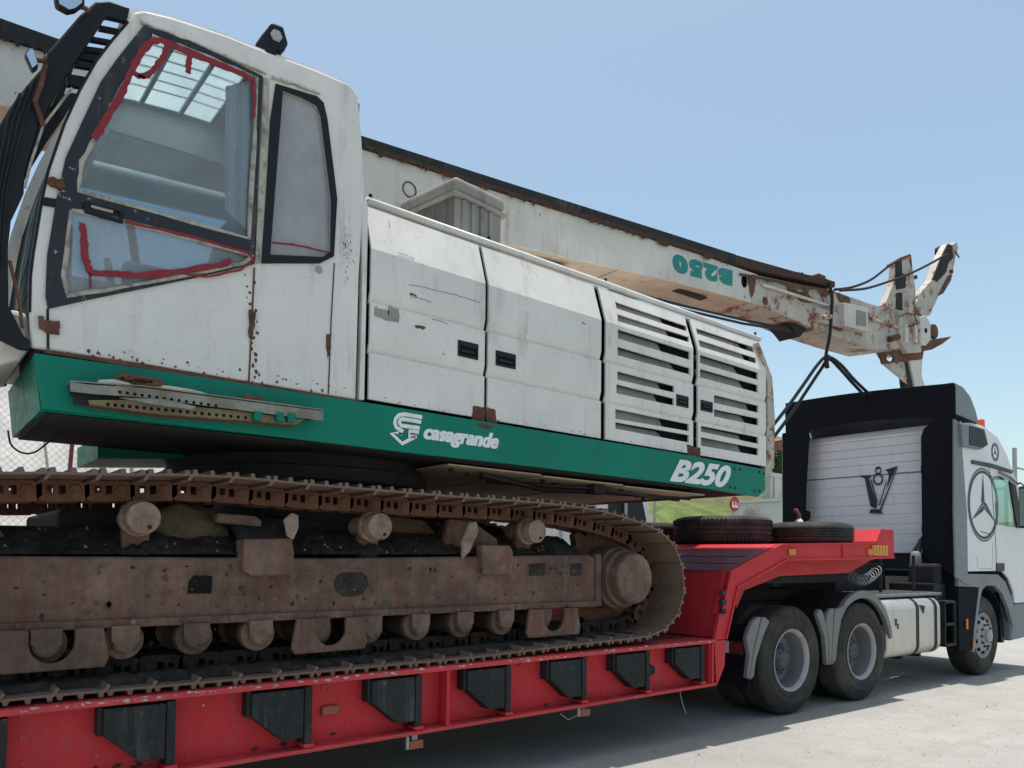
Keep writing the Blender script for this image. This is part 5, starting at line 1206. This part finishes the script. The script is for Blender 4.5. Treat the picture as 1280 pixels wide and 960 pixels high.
def wheel_front(near):
    x = 4.65; y = .04 if near else 2.46; s = 1 if near else -1
    def pr(p): return [(r, s * h) for r, h in p]
    c = (x, y, TR)
    w_ = MB().lathe(c, pr(tyre_prof(TR, .31)), 64, closed=True).build('wheel', 'tyre', truck, smooth=38)
    MB().lathe(c, pr([(.296, .022), (.305, .012), (.292, .006), (.28, .03), (.262, .055), (.235, .035), (.20, .005), (.165, -.012), (.13, -.012), (0, -.01), (0, .06), (.25, .09), (.29, .06)]), 48, closed=True).build('rim', 'rim', w_, smooth=38)
    MB().lathe(c, pr([(0, -.085), (.06, -.085), (.085, -.07), (.09, -.03), (.13, -.022), (.135, 0)]), 28).build('hub', 'rim', w_, smooth=38)
    for k in range(10):
        a = 2 * math.pi * k / 10; MB().lathe((x + .15 * math.cos(a), y - s * .045, TR + .15 * math.sin(a)), [(0, 0), (.015, 0), (.017, s * .04)], 6).build('wheel_nut', 'hub', w_)
        a += .314; MB().lathe((x + .222 * math.cos(a), y + s * .008, TR + .222 * math.sin(a)), [(0, 0), (.026, 0), (.026, s * .03)], 12).build('rim_hole', 'void', w_)
wheel_front(True); wheel_front(False)
MB().tube([(4.65, .35, TR - .05), (4.65, 2.15, TR - .05)], .07, 10).build('front_axle', 'dark', truck)
ch = MB().box((-.75, .78, .78), (5.9, .88, 1.06)).build('chassis_rail', 'dark', truck); MB().box((-.75, 1.62, .78), (5.9, 1.72, 1.06)).build('chassis_rail', 'dark', truck)
for x in (-.7, .65, 2.2, 3.3, 5.5): MB().box((x, .88, .82), (x + .1, 1.62, 1.02)).build('cross_member', 'dark', truck)
MB().box((.1, .75, 1.065), (1.3, 1.75, 1.20)).build('fifth_wheel', 'dark', truck, bevel=.02)
MB().lathe((.6, 1.25, 1.19), [(.0, 0), (.5, 0), (.52, .05), (.52, .10), (0, .10)], 36, 'Z').build('turntable', 'dark', truck, smooth=40)
# catwalk plate, tanks and gear between cab and wheels
a, b = PY(1096, 741, .12), PY(1186, 750, .12)
MB().box((1.75, .10, 1.10), (3.52, .72, 1.135)).build('catwalk', 'greytrim', truck, bevel=.006)
for k in range(9): MB().box((1.80 + k * .19, .11, 1.136), (1.83 + k * .19, .70, 1.146)).build('catwalk_rib', 'greytrim', truck)
MB().box((2.3, .85, 1.05), (3.6, 1.65, 1.5)).build('gearbox', 'dark', truck, bevel=.03)
MB().box((3.45, .14, 1.14), (3.66, .5, 1.50)).build('air_cleaner', 'dark', truck, bevel=.04)
MB().box((2.9, 1.7, 1.06), (3.6, 2.4, 1.9)).build('exhaust_box', 'dark', truck, bevel=.04)
p = PY(1145, 714, .45); MB().lathe((p.x, .45, 1.28), [(.07, 0), (.07, .3), (.055, .36), (.03, .38)], 16, 'Z').build('filter_can', 'fender', truck, smooth=40)
MB().tube([(p.x + .05, .45, 1.62), (p.x + .15, .45, 1.8), (p.x + .35, .5, 1.85), (3.6, .5, 1.6)], .035, 10).build('breather_pipe', 'hose', truck, smooth=40)
MB().tube([(2.45, .35, 1.14), (2.45, .35, 1.75)], .02, 8).build('gantry_post', 'dark', truck); MB().tube([(3.2, .3, 1.14), (3.2, .3, 1.6)], .02, 8).build('gantry_post', 'dark', truck)
# coiled air line
hx = []; q0 = PY(1056, 713, .28); q1 = PY(1096, 714, .28)
for k in range(220):
    u = k / 219; cx_ = q0.x + (q1.x - q0.x) * u; cz_ = q0.z + (q1.z - q0.z) * u - .11 * math.sin(math.pi * u); a = u * 2 * math.pi * 13
    hx.append((cx_ + .02 * math.cos(a), .28 + .06 * math.sin(a), cz_ + .06 * math.cos(a)))
MB().tube(hx, .0065, 5).build('coiled_air_line', 'greytrim', truck, smooth=40)
MB().tube([q0, q0 + V((-.1, .1, .06)), q0 + V((-.3, .3, .12))], .01, 6).build('air_line', 'hose', truck)
# fuel tank
def tank():
    x0, x1 = 1.93, 3.28; z0_, z1_ = .40, 1.08; y0, y1 = .01, .66; r = .13; prof = []
    for cx_, cz_, a0 in ((y1 - r, z1_ - r, 0), (y0 + r, z1_ - r, 90), (y0 + r, z0_ + r, 180), (y1 - r, z0_ + r, 270)):
        for k in range(7): a = R_(a0 + 15 * k); prof.append((cx_ + r * math.cos(a), cz_ + r * math.sin(a)))
    def ring(x, k): cy, cz = (y0 + y1) / 2, (z0_ + z1_) / 2; return [(x, cy + (y - cy) * k, cz + (z - cz) * k) for y, z in prof]
    m = MB(); n = len(prof); rings = [ring(x0, .94), ring(x0 + .012, .985), ring(x0 + .03, 1), ring(x1 - .03, 1), ring(x1 - .012, .985), ring(x1, .94)]
    m.add([p for r_ in rings for p in r_], [(i * n + k, i * n + (k + 1) % n, (i + 1) * n + (k + 1) % n, (i + 1) * n + k) for i in range(5) for k in range(n)] + [tuple(range(n)), tuple(range(5 * n, 6 * n))])
    t = m.build('fuel_tank', 'alu', truck, smooth=30)
    for xs_ in (2.62, 3.1):
        m = MB(); ra = ring(xs_, 1.012) + ring(xs_ + .07, 1.012); m.add(ra, [(k, (k + 1) % n, n + (k + 1) % n, n + k) for k in range(n)]); m.build('tank_strap', 'dusty', t, smooth=30)
        MB().box((xs_ - .01, .2, .34), (xs_ + .05, .5, .41)).build('strap_bolt', 'dark', t)
    MB().lathe((2.82, .16, 1.06), [(.06, 0), (.065, .03), (.05, .05), (0, .055)], 20, 'Z').build('filler_cap', 'dark', t, smooth=40)
    MB().prism([(2.72, -.002, 1.0), (2.83, -.002, .99), (2.80, -.002, .90)], (0, .12, .02)).build('drip_flap', 'rust', t)
    MB().box((2.1, .004, .78), (2.14, .012, .86)).box((2.15, .004, .74), (2.18, .012, .80)).build('tank_mark', 'ink', t)
tank()
# steps and battery box behind the front wheel
bb = MB().box((3.36, .12, .45), (3.70, .7, 1.25)).build('battery_box', 'black', truck, bevel=.02)
for z in (.46, .72, 1.0): MB().box((3.37, .0, z), (3.68, .14, z + .035)).build('step_tread', 'dusty', bb, bevel=.006)
for x in (3.37, 3.66): MB().box((x, .0, .46), (x + .025, .03, 1.02)).build('step_side', 'dusty', bb)
# rear mudguards
def guard_arc(cx_, a0, a1, r0, y0, y1, nm, edge=True):
    n = max(3, int(abs(a1 - a0) / 6)); m = MB(); L_ = []
    for k in range(n + 1):
        a = R_(a0 + (a1 - a0) * k / n); L_.append((cx_ + r0 * math.cos(a), TR + r0 * math.sin(a)))
    P_ = [V((x, y0, z)) for x, z in L_]; k = len(P_)
    vs = P_ + [p + V((0, y1 - y0, 0)) for p in P_] + [V((cx_ + (p.x - cx_) * 1.012, y0, TR + (p.z - TR) * 1.012)) for p in P_] + [V((cx_ + (p.x - cx_) * 1.012, y1, TR + (p.z - TR) * 1.012)) for p in P_]
    fs = []
    for i in range(k - 1): fs += [(i, i + 1, k + i + 1, k + i), (2 * k + i, 2 * k + i + 1, 3 * k + i + 1, 3 * k + i), (i, i + 1, 2 * k + i + 1, 2 * k + i), (k + i, k + i + 1, 3 * k + i + 1, 3 * k + i)]
    m.add(vs, fs); g_ = m.build(nm, 'dark', truck, smooth=40)
    if edge:
        m = MB()
        def rr_(u): return (.16 if abs(a1 - a0) < 90 else .09) * (.55 + .45 * math.sin(math.pi * min(1, max(0, u))))
        inn = [(cx_ + (r0 - rr_(i / (k - 1)) * .6) * math.cos(R_(a0 + (a1 - a0) * i / n)), TR + (r0 - rr_(i / (k - 1)) * .6) * math.sin(R_(a0 + (a1 - a0) * i / n))) for i in range(k)]
        out = [(cx_ + (r0 + .03) * math.cos(R_(a0 + (a1 - a0) * i / n)), TR + (r0 + .03) * math.sin(R_(a0 + (a1 - a0) * i / n))) for i in range(k)]
        m.prism([(x, y0 - .012, z) for x, z in inn + out[::-1]], (0, .055, 0)); m.build('fender_edge', 'fender', g_, bevel=.006)
    return g_
for y0, y1 in ((.0, .64), (1.86, 2.5)):
    guard_arc(0, 146, 196, .64, y0, y1, 'mudguard', False); guard_arc(0, 36, -8, .62, y0, y1, 'mudguard', False); guard_arc(1.35, 150, 10, .635, y0, y1, 'mudguard', y0 == 0)
for px in ([(933.4, 798), (937, 785), (942, 775.6), (947, 771.5), (952, 771), (947.5, 790), (941.5, 815), (936.5, 848), (934, 848), (937, 819)], [(953, 772), (957, 771), (962.5, 776.6), (955, 794), (945.6, 824), (943, 845), (938.5, 850), (937.3, 848), (942.5, 815), (948.5, 790)],
           [(1021.6, 767), (1025.4, 761), (1029, 764.4), (1033, 779), (1035.6, 802), (1036.6, 830), (1033.8, 832), (1031, 796), (1026, 781)], [(1033, 777.5), (1034.7, 766), (1039.4, 760.6), (1043.5, 760.6), (1041.5, 777.5), (1039.4, 830), (1037.4, 832), (1036, 800)],
           [(1044.5, 761), (1049.7, 760), (1056, 756), (1058, 762), (1052, 775), (1048, 800), (1045.5, 824), (1041, 832), (1040.4, 815), (1042.5, 777.5)]):
    MB().plate(px, -.02, .05).build('mudguard_end', 'fender', truck, bevel=.012, seg=3)
guard_arc(1.35, 186, 150, .635, .06, .6, 'mudguard', False)
guard_arc(1.35, 186, 150, .70, .06, .6, 'mudguard', False)
fl_ = MB().box((-.70, .02, .33), (-.675, .60, .80)).build('mud_flap', 'rubber', truck, bevel=.006)
o = MB().box((-.735, .05, .62), (-.70, .50, .76)).build('tail_lamp', 'dusty', truck, bevel=.01)
MB().box((-.742, .06, .635), (-.736, .20, .745)).build('lamp_lens', 'pipe', o); MB().box((-.742, .21, .635), (-.736, .33, .745)).build('lamp_lens', 'print', o); MB().box((-.742, .34, .635), (-.736, .48, .745)).build('lamp_lens', 'brownlens', o)
# ---- cab
XB = 3.93
cabin = thing  # (name kept free)
side = [(1200, 531), (1218, 530), (1232, 534), (1247, 546), (1258, 566), (1266, 588), (1275, 612)]
sp = [PY(a, b, 0) for a, b in side]
xf = 6.12
outl = [(XB, 3.28), (XB + .02, 3.38)] + [(p.x, p.z) for p in sp] + [(6.02, 2.35), (xf, 2.0), (xf + .03, 1.35), (xf + .02, .95), (5.62, .95), (5.58, 1.12), (5.42, 1.30), (5.2, 1.41), (XB, 1.40)]
cwin = [(p.x, p.z) for p in (PY(a, b, 0) for a, b in ((1241.5, 595), (1252, 595), (1264, 601), (1270, 630), (1276, 660), (1245.5, 655)))]
cabt = MB().plate2(outl, .0, .04, [cwin]).build('cab', 'truckwhite', truck, bevel=.012)
MB().plate2(outl, 2.46, .04, [cwin]).build('cab_far_side', 'truckwhite', cabt)
MB().prism([(x, .016, z) for x, z in cwin], (0, .004, 0)).build('door_glass', 'truckglass', cabt); MB().prism([(x, 2.48, z) for x, z in cwin], (0, .004, 0)).build('door_glass', 'truckglass', cabt)
rl_ = [V((XB, .041, 3.30))] + [V((x, .041, z - .006)) for x, z in outl[1:8]]
MB().sweep(rl_, (0, 2.418, 0), .03).build('cab_roof', 'truckwhite', cabt, smooth=40)
MB().prism([(xf - .06, .041, 1.0), (xf - .02, .041, 1.0), (xf - .02, .041, 2.0), (xf - .06, .041, 2.0)], (0, 2.418, 0)).build('cab_front', 'truckwhite', cabt)
MB().sweep([V((xf - .03, .041, 2.0)), V((6.0, .041, 2.35)), V((outl[8][0], .041, outl[8][1])), V((outl[7][0] + .01, .041, outl[7][1] - .01))], (0, 2.418, 0), .006).build('windscreen', 'truckglass', cabt)
MB().box((XB + .05, .05, 1.32), (xf - .07, 2.45, 1.39)).build('cab_floor', 'void', cabt)
MB().box((4.7, .5, 1.39), (5.1, 1.0, 1.85)).build('seat', 'void', cabt, bevel=.05)
# back wall with pressed panels
MB().box((XB + .03, .05, 1.42), (XB + .05, 2.45, 1.66)).build('back_skirt', 'dark', cabt)
MB().box((XB + .003, .05, 1.64), (XB + .04, 2.45, 3.36)).build('back_wall', 'backwhite', cabt)
zz = 1.62
rows = [1.64, 1.76, 1.90, 2.04, 2.18, 2.32, 2.46, 2.60, 2.74, 2.90, 3.02, 3.14, 3.26, 3.36]
for i in range(len(rows) - 1):
    y0_, y1_ = .10, 2.40
    if i >= 11: y0_ += .04 * (i - 10) ; y1_ -= .04 * (i - 10)
    th = .005 if i != 8 else .0
    MB().box((XB - (th if i < 8 else th + .006), y0_, rows[i] + .003), (XB + .004, y1_, rows[i + 1] - .003)).build('back_panel', 'backwhite', cabt, bevel=.008)
MB().tube([(XB - .008, .1, 2.745), (XB - .010, 1.2, 2.748), (XB - .008, 2.4, 2.745)], .008, 6).build('panel_joint', 'greytrim', cabt)
MB().box((XB - .06, 2.18, 2.13), (XB + .0, 2.36, 2.28)).build('latch', 'black', cabt, bevel=.01)
MB().lathe((XB - .02, .42, 1.60), [(0, 0), (.03, 0), (.03, .03)], 12, 'X').build('bolt', 'dark', cabt)
# V8 decal on the back wall
XD = XB - .024
def dq(x, y): return PX(960 + x / 4.0, 460 + y / 4.0, XD)
def decal_poly(px): MB().add([dq(*p) for p in px], [tuple(range(len(px)))]).build('decal', 'ink', cabt, merge=False)
for px in ([(463, 536), (516, 541), (514, 549), (503, 550), (546, 684), (538, 704), (512, 690), (484, 552), (465, 545)], [(518, 556), (548, 668), (544, 676), (513, 560)], [(508, 714), (516, 706), (560, 706), (575, 729), (508, 726)],
           [(585, 509), (650, 490), (640, 502), (612, 560), (590, 610), (604, 545), (600, 522)], [(644, 500), (650, 492), (566, 712), (558, 708)], [(596, 560), (560, 688), (554, 684), (590, 566)]): decal_poly(px)
def ring_decal(c, r, wd, rot=0, ex=1.0):
    n = 28; a = []; b = []
    for k in range(n):
        t = 2 * math.pi * k / n; a.append(dq(c[0] + r * ex * math.cos(t), c[1] + r * math.sin(t))); b.append(dq(c[0] + (r - wd) * ex * math.cos(t), c[1] + (r - wd) * math.sin(t)))
    MB().add(a + b, [(k, (k + 1) % n, n + (k + 1) % n, n + k) for k in range(n)]).build('decal', 'ink', cabt, merge=False)
ring_decal((550, 556), 30, 9, 0, .85); ring_decal((551, 512), 20, 7, 0, .8)
MB().add([dq(*p) for p in ((556, 492), (562, 500), (548, 508), (538, 506))], [(0, 1, 2, 3)]).build('decal', 'ink', cabt, merge=False)
# deflectors
dfl = MB().prism([(3.70, .0, 1.32), (3.70, .42, 1.55), (3.70, .42, 3.18), (3.70, .38, 3.29), (3.70, .28, 3.37), (3.70, .12, 3.40), (3.70, .0, 3.40)], (.03, 0, 0)).build('side_deflector', 'rubber', truck, bevel=.012)
MB().plate([(1193, 524), (1197, 526), (1203, 560), (1209, 640), (1210.5, 732), (1195, 722), (1193, 640)], -.025, .024).build('deflector_skin', 'greytrim', dfl, bevel=.006)
MB().box((3.72, .40, 1.9), (3.93, .43, 2.0)).build('stay', 'dark', dfl); MB().box((3.72, .40, 2.7), (3.93, .43, 2.8)).build('stay', 'dark', dfl)
dff = MB().prism([(3.70, 2.5, 1.50), (3.70, 2.14, 1.55), (3.70, 2.10, 2.6), (3.70, 2.04, 3.50), (3.70, 2.5, 3.48)], (.03, 0, 0)).build('side_deflector', 'rubber', truck, bevel=.012)
MB().box((3.70, 2.475, 1.5), (4.1, 2.5, 3.45)).build('deflector_skin', 'greytrim', dff)
MB().box((3.72, 2.16, 2.16), (3.93, 2.2, 2.26)).build('stay', 'dark', dff)
rd = MB()
n = 14; top_ = []; bot_ = []
for k in range(n + 1):
    u = k / n; y = -.02 + 2.36 * u + .10 * u; px = 1195 - 205 * u
    top_.append(V((3.70, -.02 + 2.46 * u, 3.84 + .10 * math.sin(math.pi * min(1, u * 1.15) * .5) + (.05 if u > .03 else 0) * 0))); bot_.append(V((3.70, -.02 + 2.46 * u, 3.40 + .07 * math.sin(math.pi * u) + .06 * u)))
rd.prism(top_ + bot_[::-1], (.03, 0, 0)); rdo = rd.build('roof_deflector', 'rubber', truck, bevel=.01)
sk_ = [V((3.70, 0, 3.84)), V((3.95, 0, 3.82)), V((4.18, 0, 3.72)), V((4.34, 0, 3.55)), V((4.42, 0, 3.40))]
for y in (-.02, 2.42): MB().prism([p + V((0, y, 0)) for p in sk_] + [V((3.72, y, 3.44))], (0, .03, 0)).build('deflector_cheek', 'greytrim', rdo, bevel=.008)
MB().sweep([p + V((.03, .012, -.005)) for p in sk_], (0, 2.42, 0), .02).build('deflector_skin', 'greytrim', rdo, smooth=40)
# roof side lamp box, beacon, strip, decals on the side
ls = MB().plate([(1202, 529), (1213, 530), (1231, 536), (1236, 556), (1228, 561.5), (1204, 557)], -.07, .08).build('side_vent', 'greytrim', cabt, bevel=.015)
MB().plate([(1212, 532), (1230, 537), (1234.5, 556), (1228, 559.5), (1212, 556)], -.076, .006).build('vent_pane', 'black', cabt, bevel=.002)
p = PY(1224, 530, .35)
bc = MB().lathe((p.x, .35, p.z - .12), [(.05, 0), (.05, .05)], 16, 'Z').build('beacon_base', 'black', cabt); MB().lathe((p.x, .35, p.z - .07), [(.075, 0), (.07, .12), (.05, .14), (0, .145)], 20, 'Z').build('beacon', 'orange', cabt, smooth=40)
MB().plate([(1216, 575), (1240, 579.5), (1266, 588), (1266, 592), (1240, 584.5), (1216, 579.5)], -.02, .02).build('side_strip', 'ink', cabt)
MB().tube([PY(1250, 590, -.03), PY(1262, 596, -.04), PY(1271, 604, -.04)], .02, 8).build('window_visor', 'greytrim', cabt, smooth=40)
MB().prism([(x, .03, z) for x, z in [(p.x, p.z) for p in (PY(a, b, 0) for a, b in ((1241.5, 595), (1252, 595), (1258, 598), (1258, 600), (1242, 599)))]], (0, .004, 0)).build('sun_strip', 'teal', cabt)
# door lines, grip, locker lid
def line_(px, y, r, nm, mat='void'): MB().tube([PY(a, b, y) for a, b in px], r, 5).build(nm, mat, cabt)
line_([(1235.5, 583), (1239, 600), (1243, 655), (1245, 690), (1245, 716)], .0, .005, 'door_seam'); line_([(1240.5, 678), (1240.5, 700), (1240, 711), (1222, 710), (1221, 695)], .0, .003, 'locker_seam', 'greytrim')
MB().plate([(1246, 704), (1256, 704), (1256, 714), (1246, 714)], -.012, .012).build('door_grip', 'ink', cabt, bevel=.004)
MB().plate([(1226, 664), (1237, 667), (1237, 668), (1226, 665)], -.004, .003).build('locker_handle', 'ink', cabt)
# mirror
mr = MB().box((5.62, -.30, 2.02), (5.74, -.06, 2.62)).build('door_mirror', 'black', cabt, bevel=.03); MB().box((5.612, -.28, 2.05), (5.618, -.08, 2.58)).build('mirror_glass', 'mirror', cabt)
MB().tube([(5.7, -.15, 2.6), (5.75, -.05, 2.68), (5.8, .02, 2.66)], .015, 6).build('mirror_arm', 'black', cabt)
MB().plate([(1262, 602), (1270, 607), (1279, 660), (1272, 660), (1266, 628)], -.004, .02).build('window_post', 'black', cabt)
# star-in-ring decal on the sleeper side and small one on the roof edge
def star(cx_, cz_, r, y, wd, parent):
    n = 56
    for ro, ri in ((r, r - wd * .55), (r - wd * .95, r - wd * 2.0)):
        a = [(cx_ + ro * math.cos(2 * math.pi * k / n), y, cz_ + ro * math.sin(2 * math.pi * k / n)) for k in range(n)]; b = [(cx_ + ri * math.cos(2 * math.pi * k / n), y, cz_ + ri * math.sin(2 * math.pi * k / n)) for k in range(n)]
        MB().add(a + b, [(k, (k + 1) % n, n + (k + 1) % n, n + k) for k in range(n)]).build('decal_ring', 'ink', parent, merge=False)
    R1 = r - wd * 1.8; q = r * .16
    for k in range(3):
        a = R_(90 + 120 * k); t = (cx_ + R1 * math.cos(a), y, cz_ + R1 * math.sin(a)); c = (cx_, y, cz_)
        for sgn, f in ((1, 1.0), (-1, .55)):
            e = a + sgn * R_(60); s_ = (cx_ + q * f * math.cos(e), y, cz_ + q * f * math.sin(e))
            c2 = (cx_ + q * .12 * math.cos(e), y, cz_ + q * .12 * math.sin(e))
            MB().add([t, s_, c2], [(0, 1, 2)]).build('decal_star', 'ink', parent, merge=False)
c0 = PY(1229.5, 631, -.004)
star(c0.x, c0.z, .50, -.004, .035, cabt)
c1 = PY(1247.5, 553, -.004); star(5.0, 3.06, .13, -.004, .02, cabt)
# arch, bumper, lights
ar = [(p.x, p.z) for p in (PY(a, b, 0) for a, b in ((1197, 717), (1246, 718), (1256, 727), (1263, 745), (1271, 776), (1266, 786), (1260, 762), (1252, 742), (1243, 732), (1232, 732), (1227, 737), (1224, 750), (1220, 785), (1217.5, 815), (1214.5, 815), (1217, 785), (1221, 750), (1223, 734), (1197, 733)))]
MB().plate2(ar, -.012, .05).build('wheel_arch', 'greytrim', truck, bevel=.006)
MB().plate([(1198, 734), (1224, 735), (1218, 790), (1216, 813), (1199, 814)], -.004, .03).build('arch_liner', 'rubber', truck)
MB().box((3.78, .04, .55), (3.86, .6, 1.38)).build('liner_back', 'rubber', truck)
m = MB(); L_ = [V((4.65 + .66 * math.cos(R_(a)), .04, TR + .66 * math.sin(R_(a)))) for a in range(-5, 190, 12)]; m.sweep(L_, (0, .5, 0), .015).build('wheel_housing', 'rubber', truck)
for px, py, h in ((1209, 780, 6), (1217.5, 805, 3.5)):
    p = PY(px, py, -.02); MB().box((p.x - .022, -.026, p.z - h * .011), (p.x + .022, -.008, p.z + h * .011)).build('side_marker', 'amber', truck, bevel=.004)
MB().prism([(5.45, -.005, .42), (6.22, -.005, .45), (6.25, -.005, .95), (5.6, -.005, .94), (5.5, -.005, .75)], (0, 2.51, 0)).build('bumper', 'greytrim', truck, bevel=.03)
MB().box((5.25, .05, .40), (5.36, .45, 1.1)).build('front_mud_flap', 'black', truck, bevel=.01)
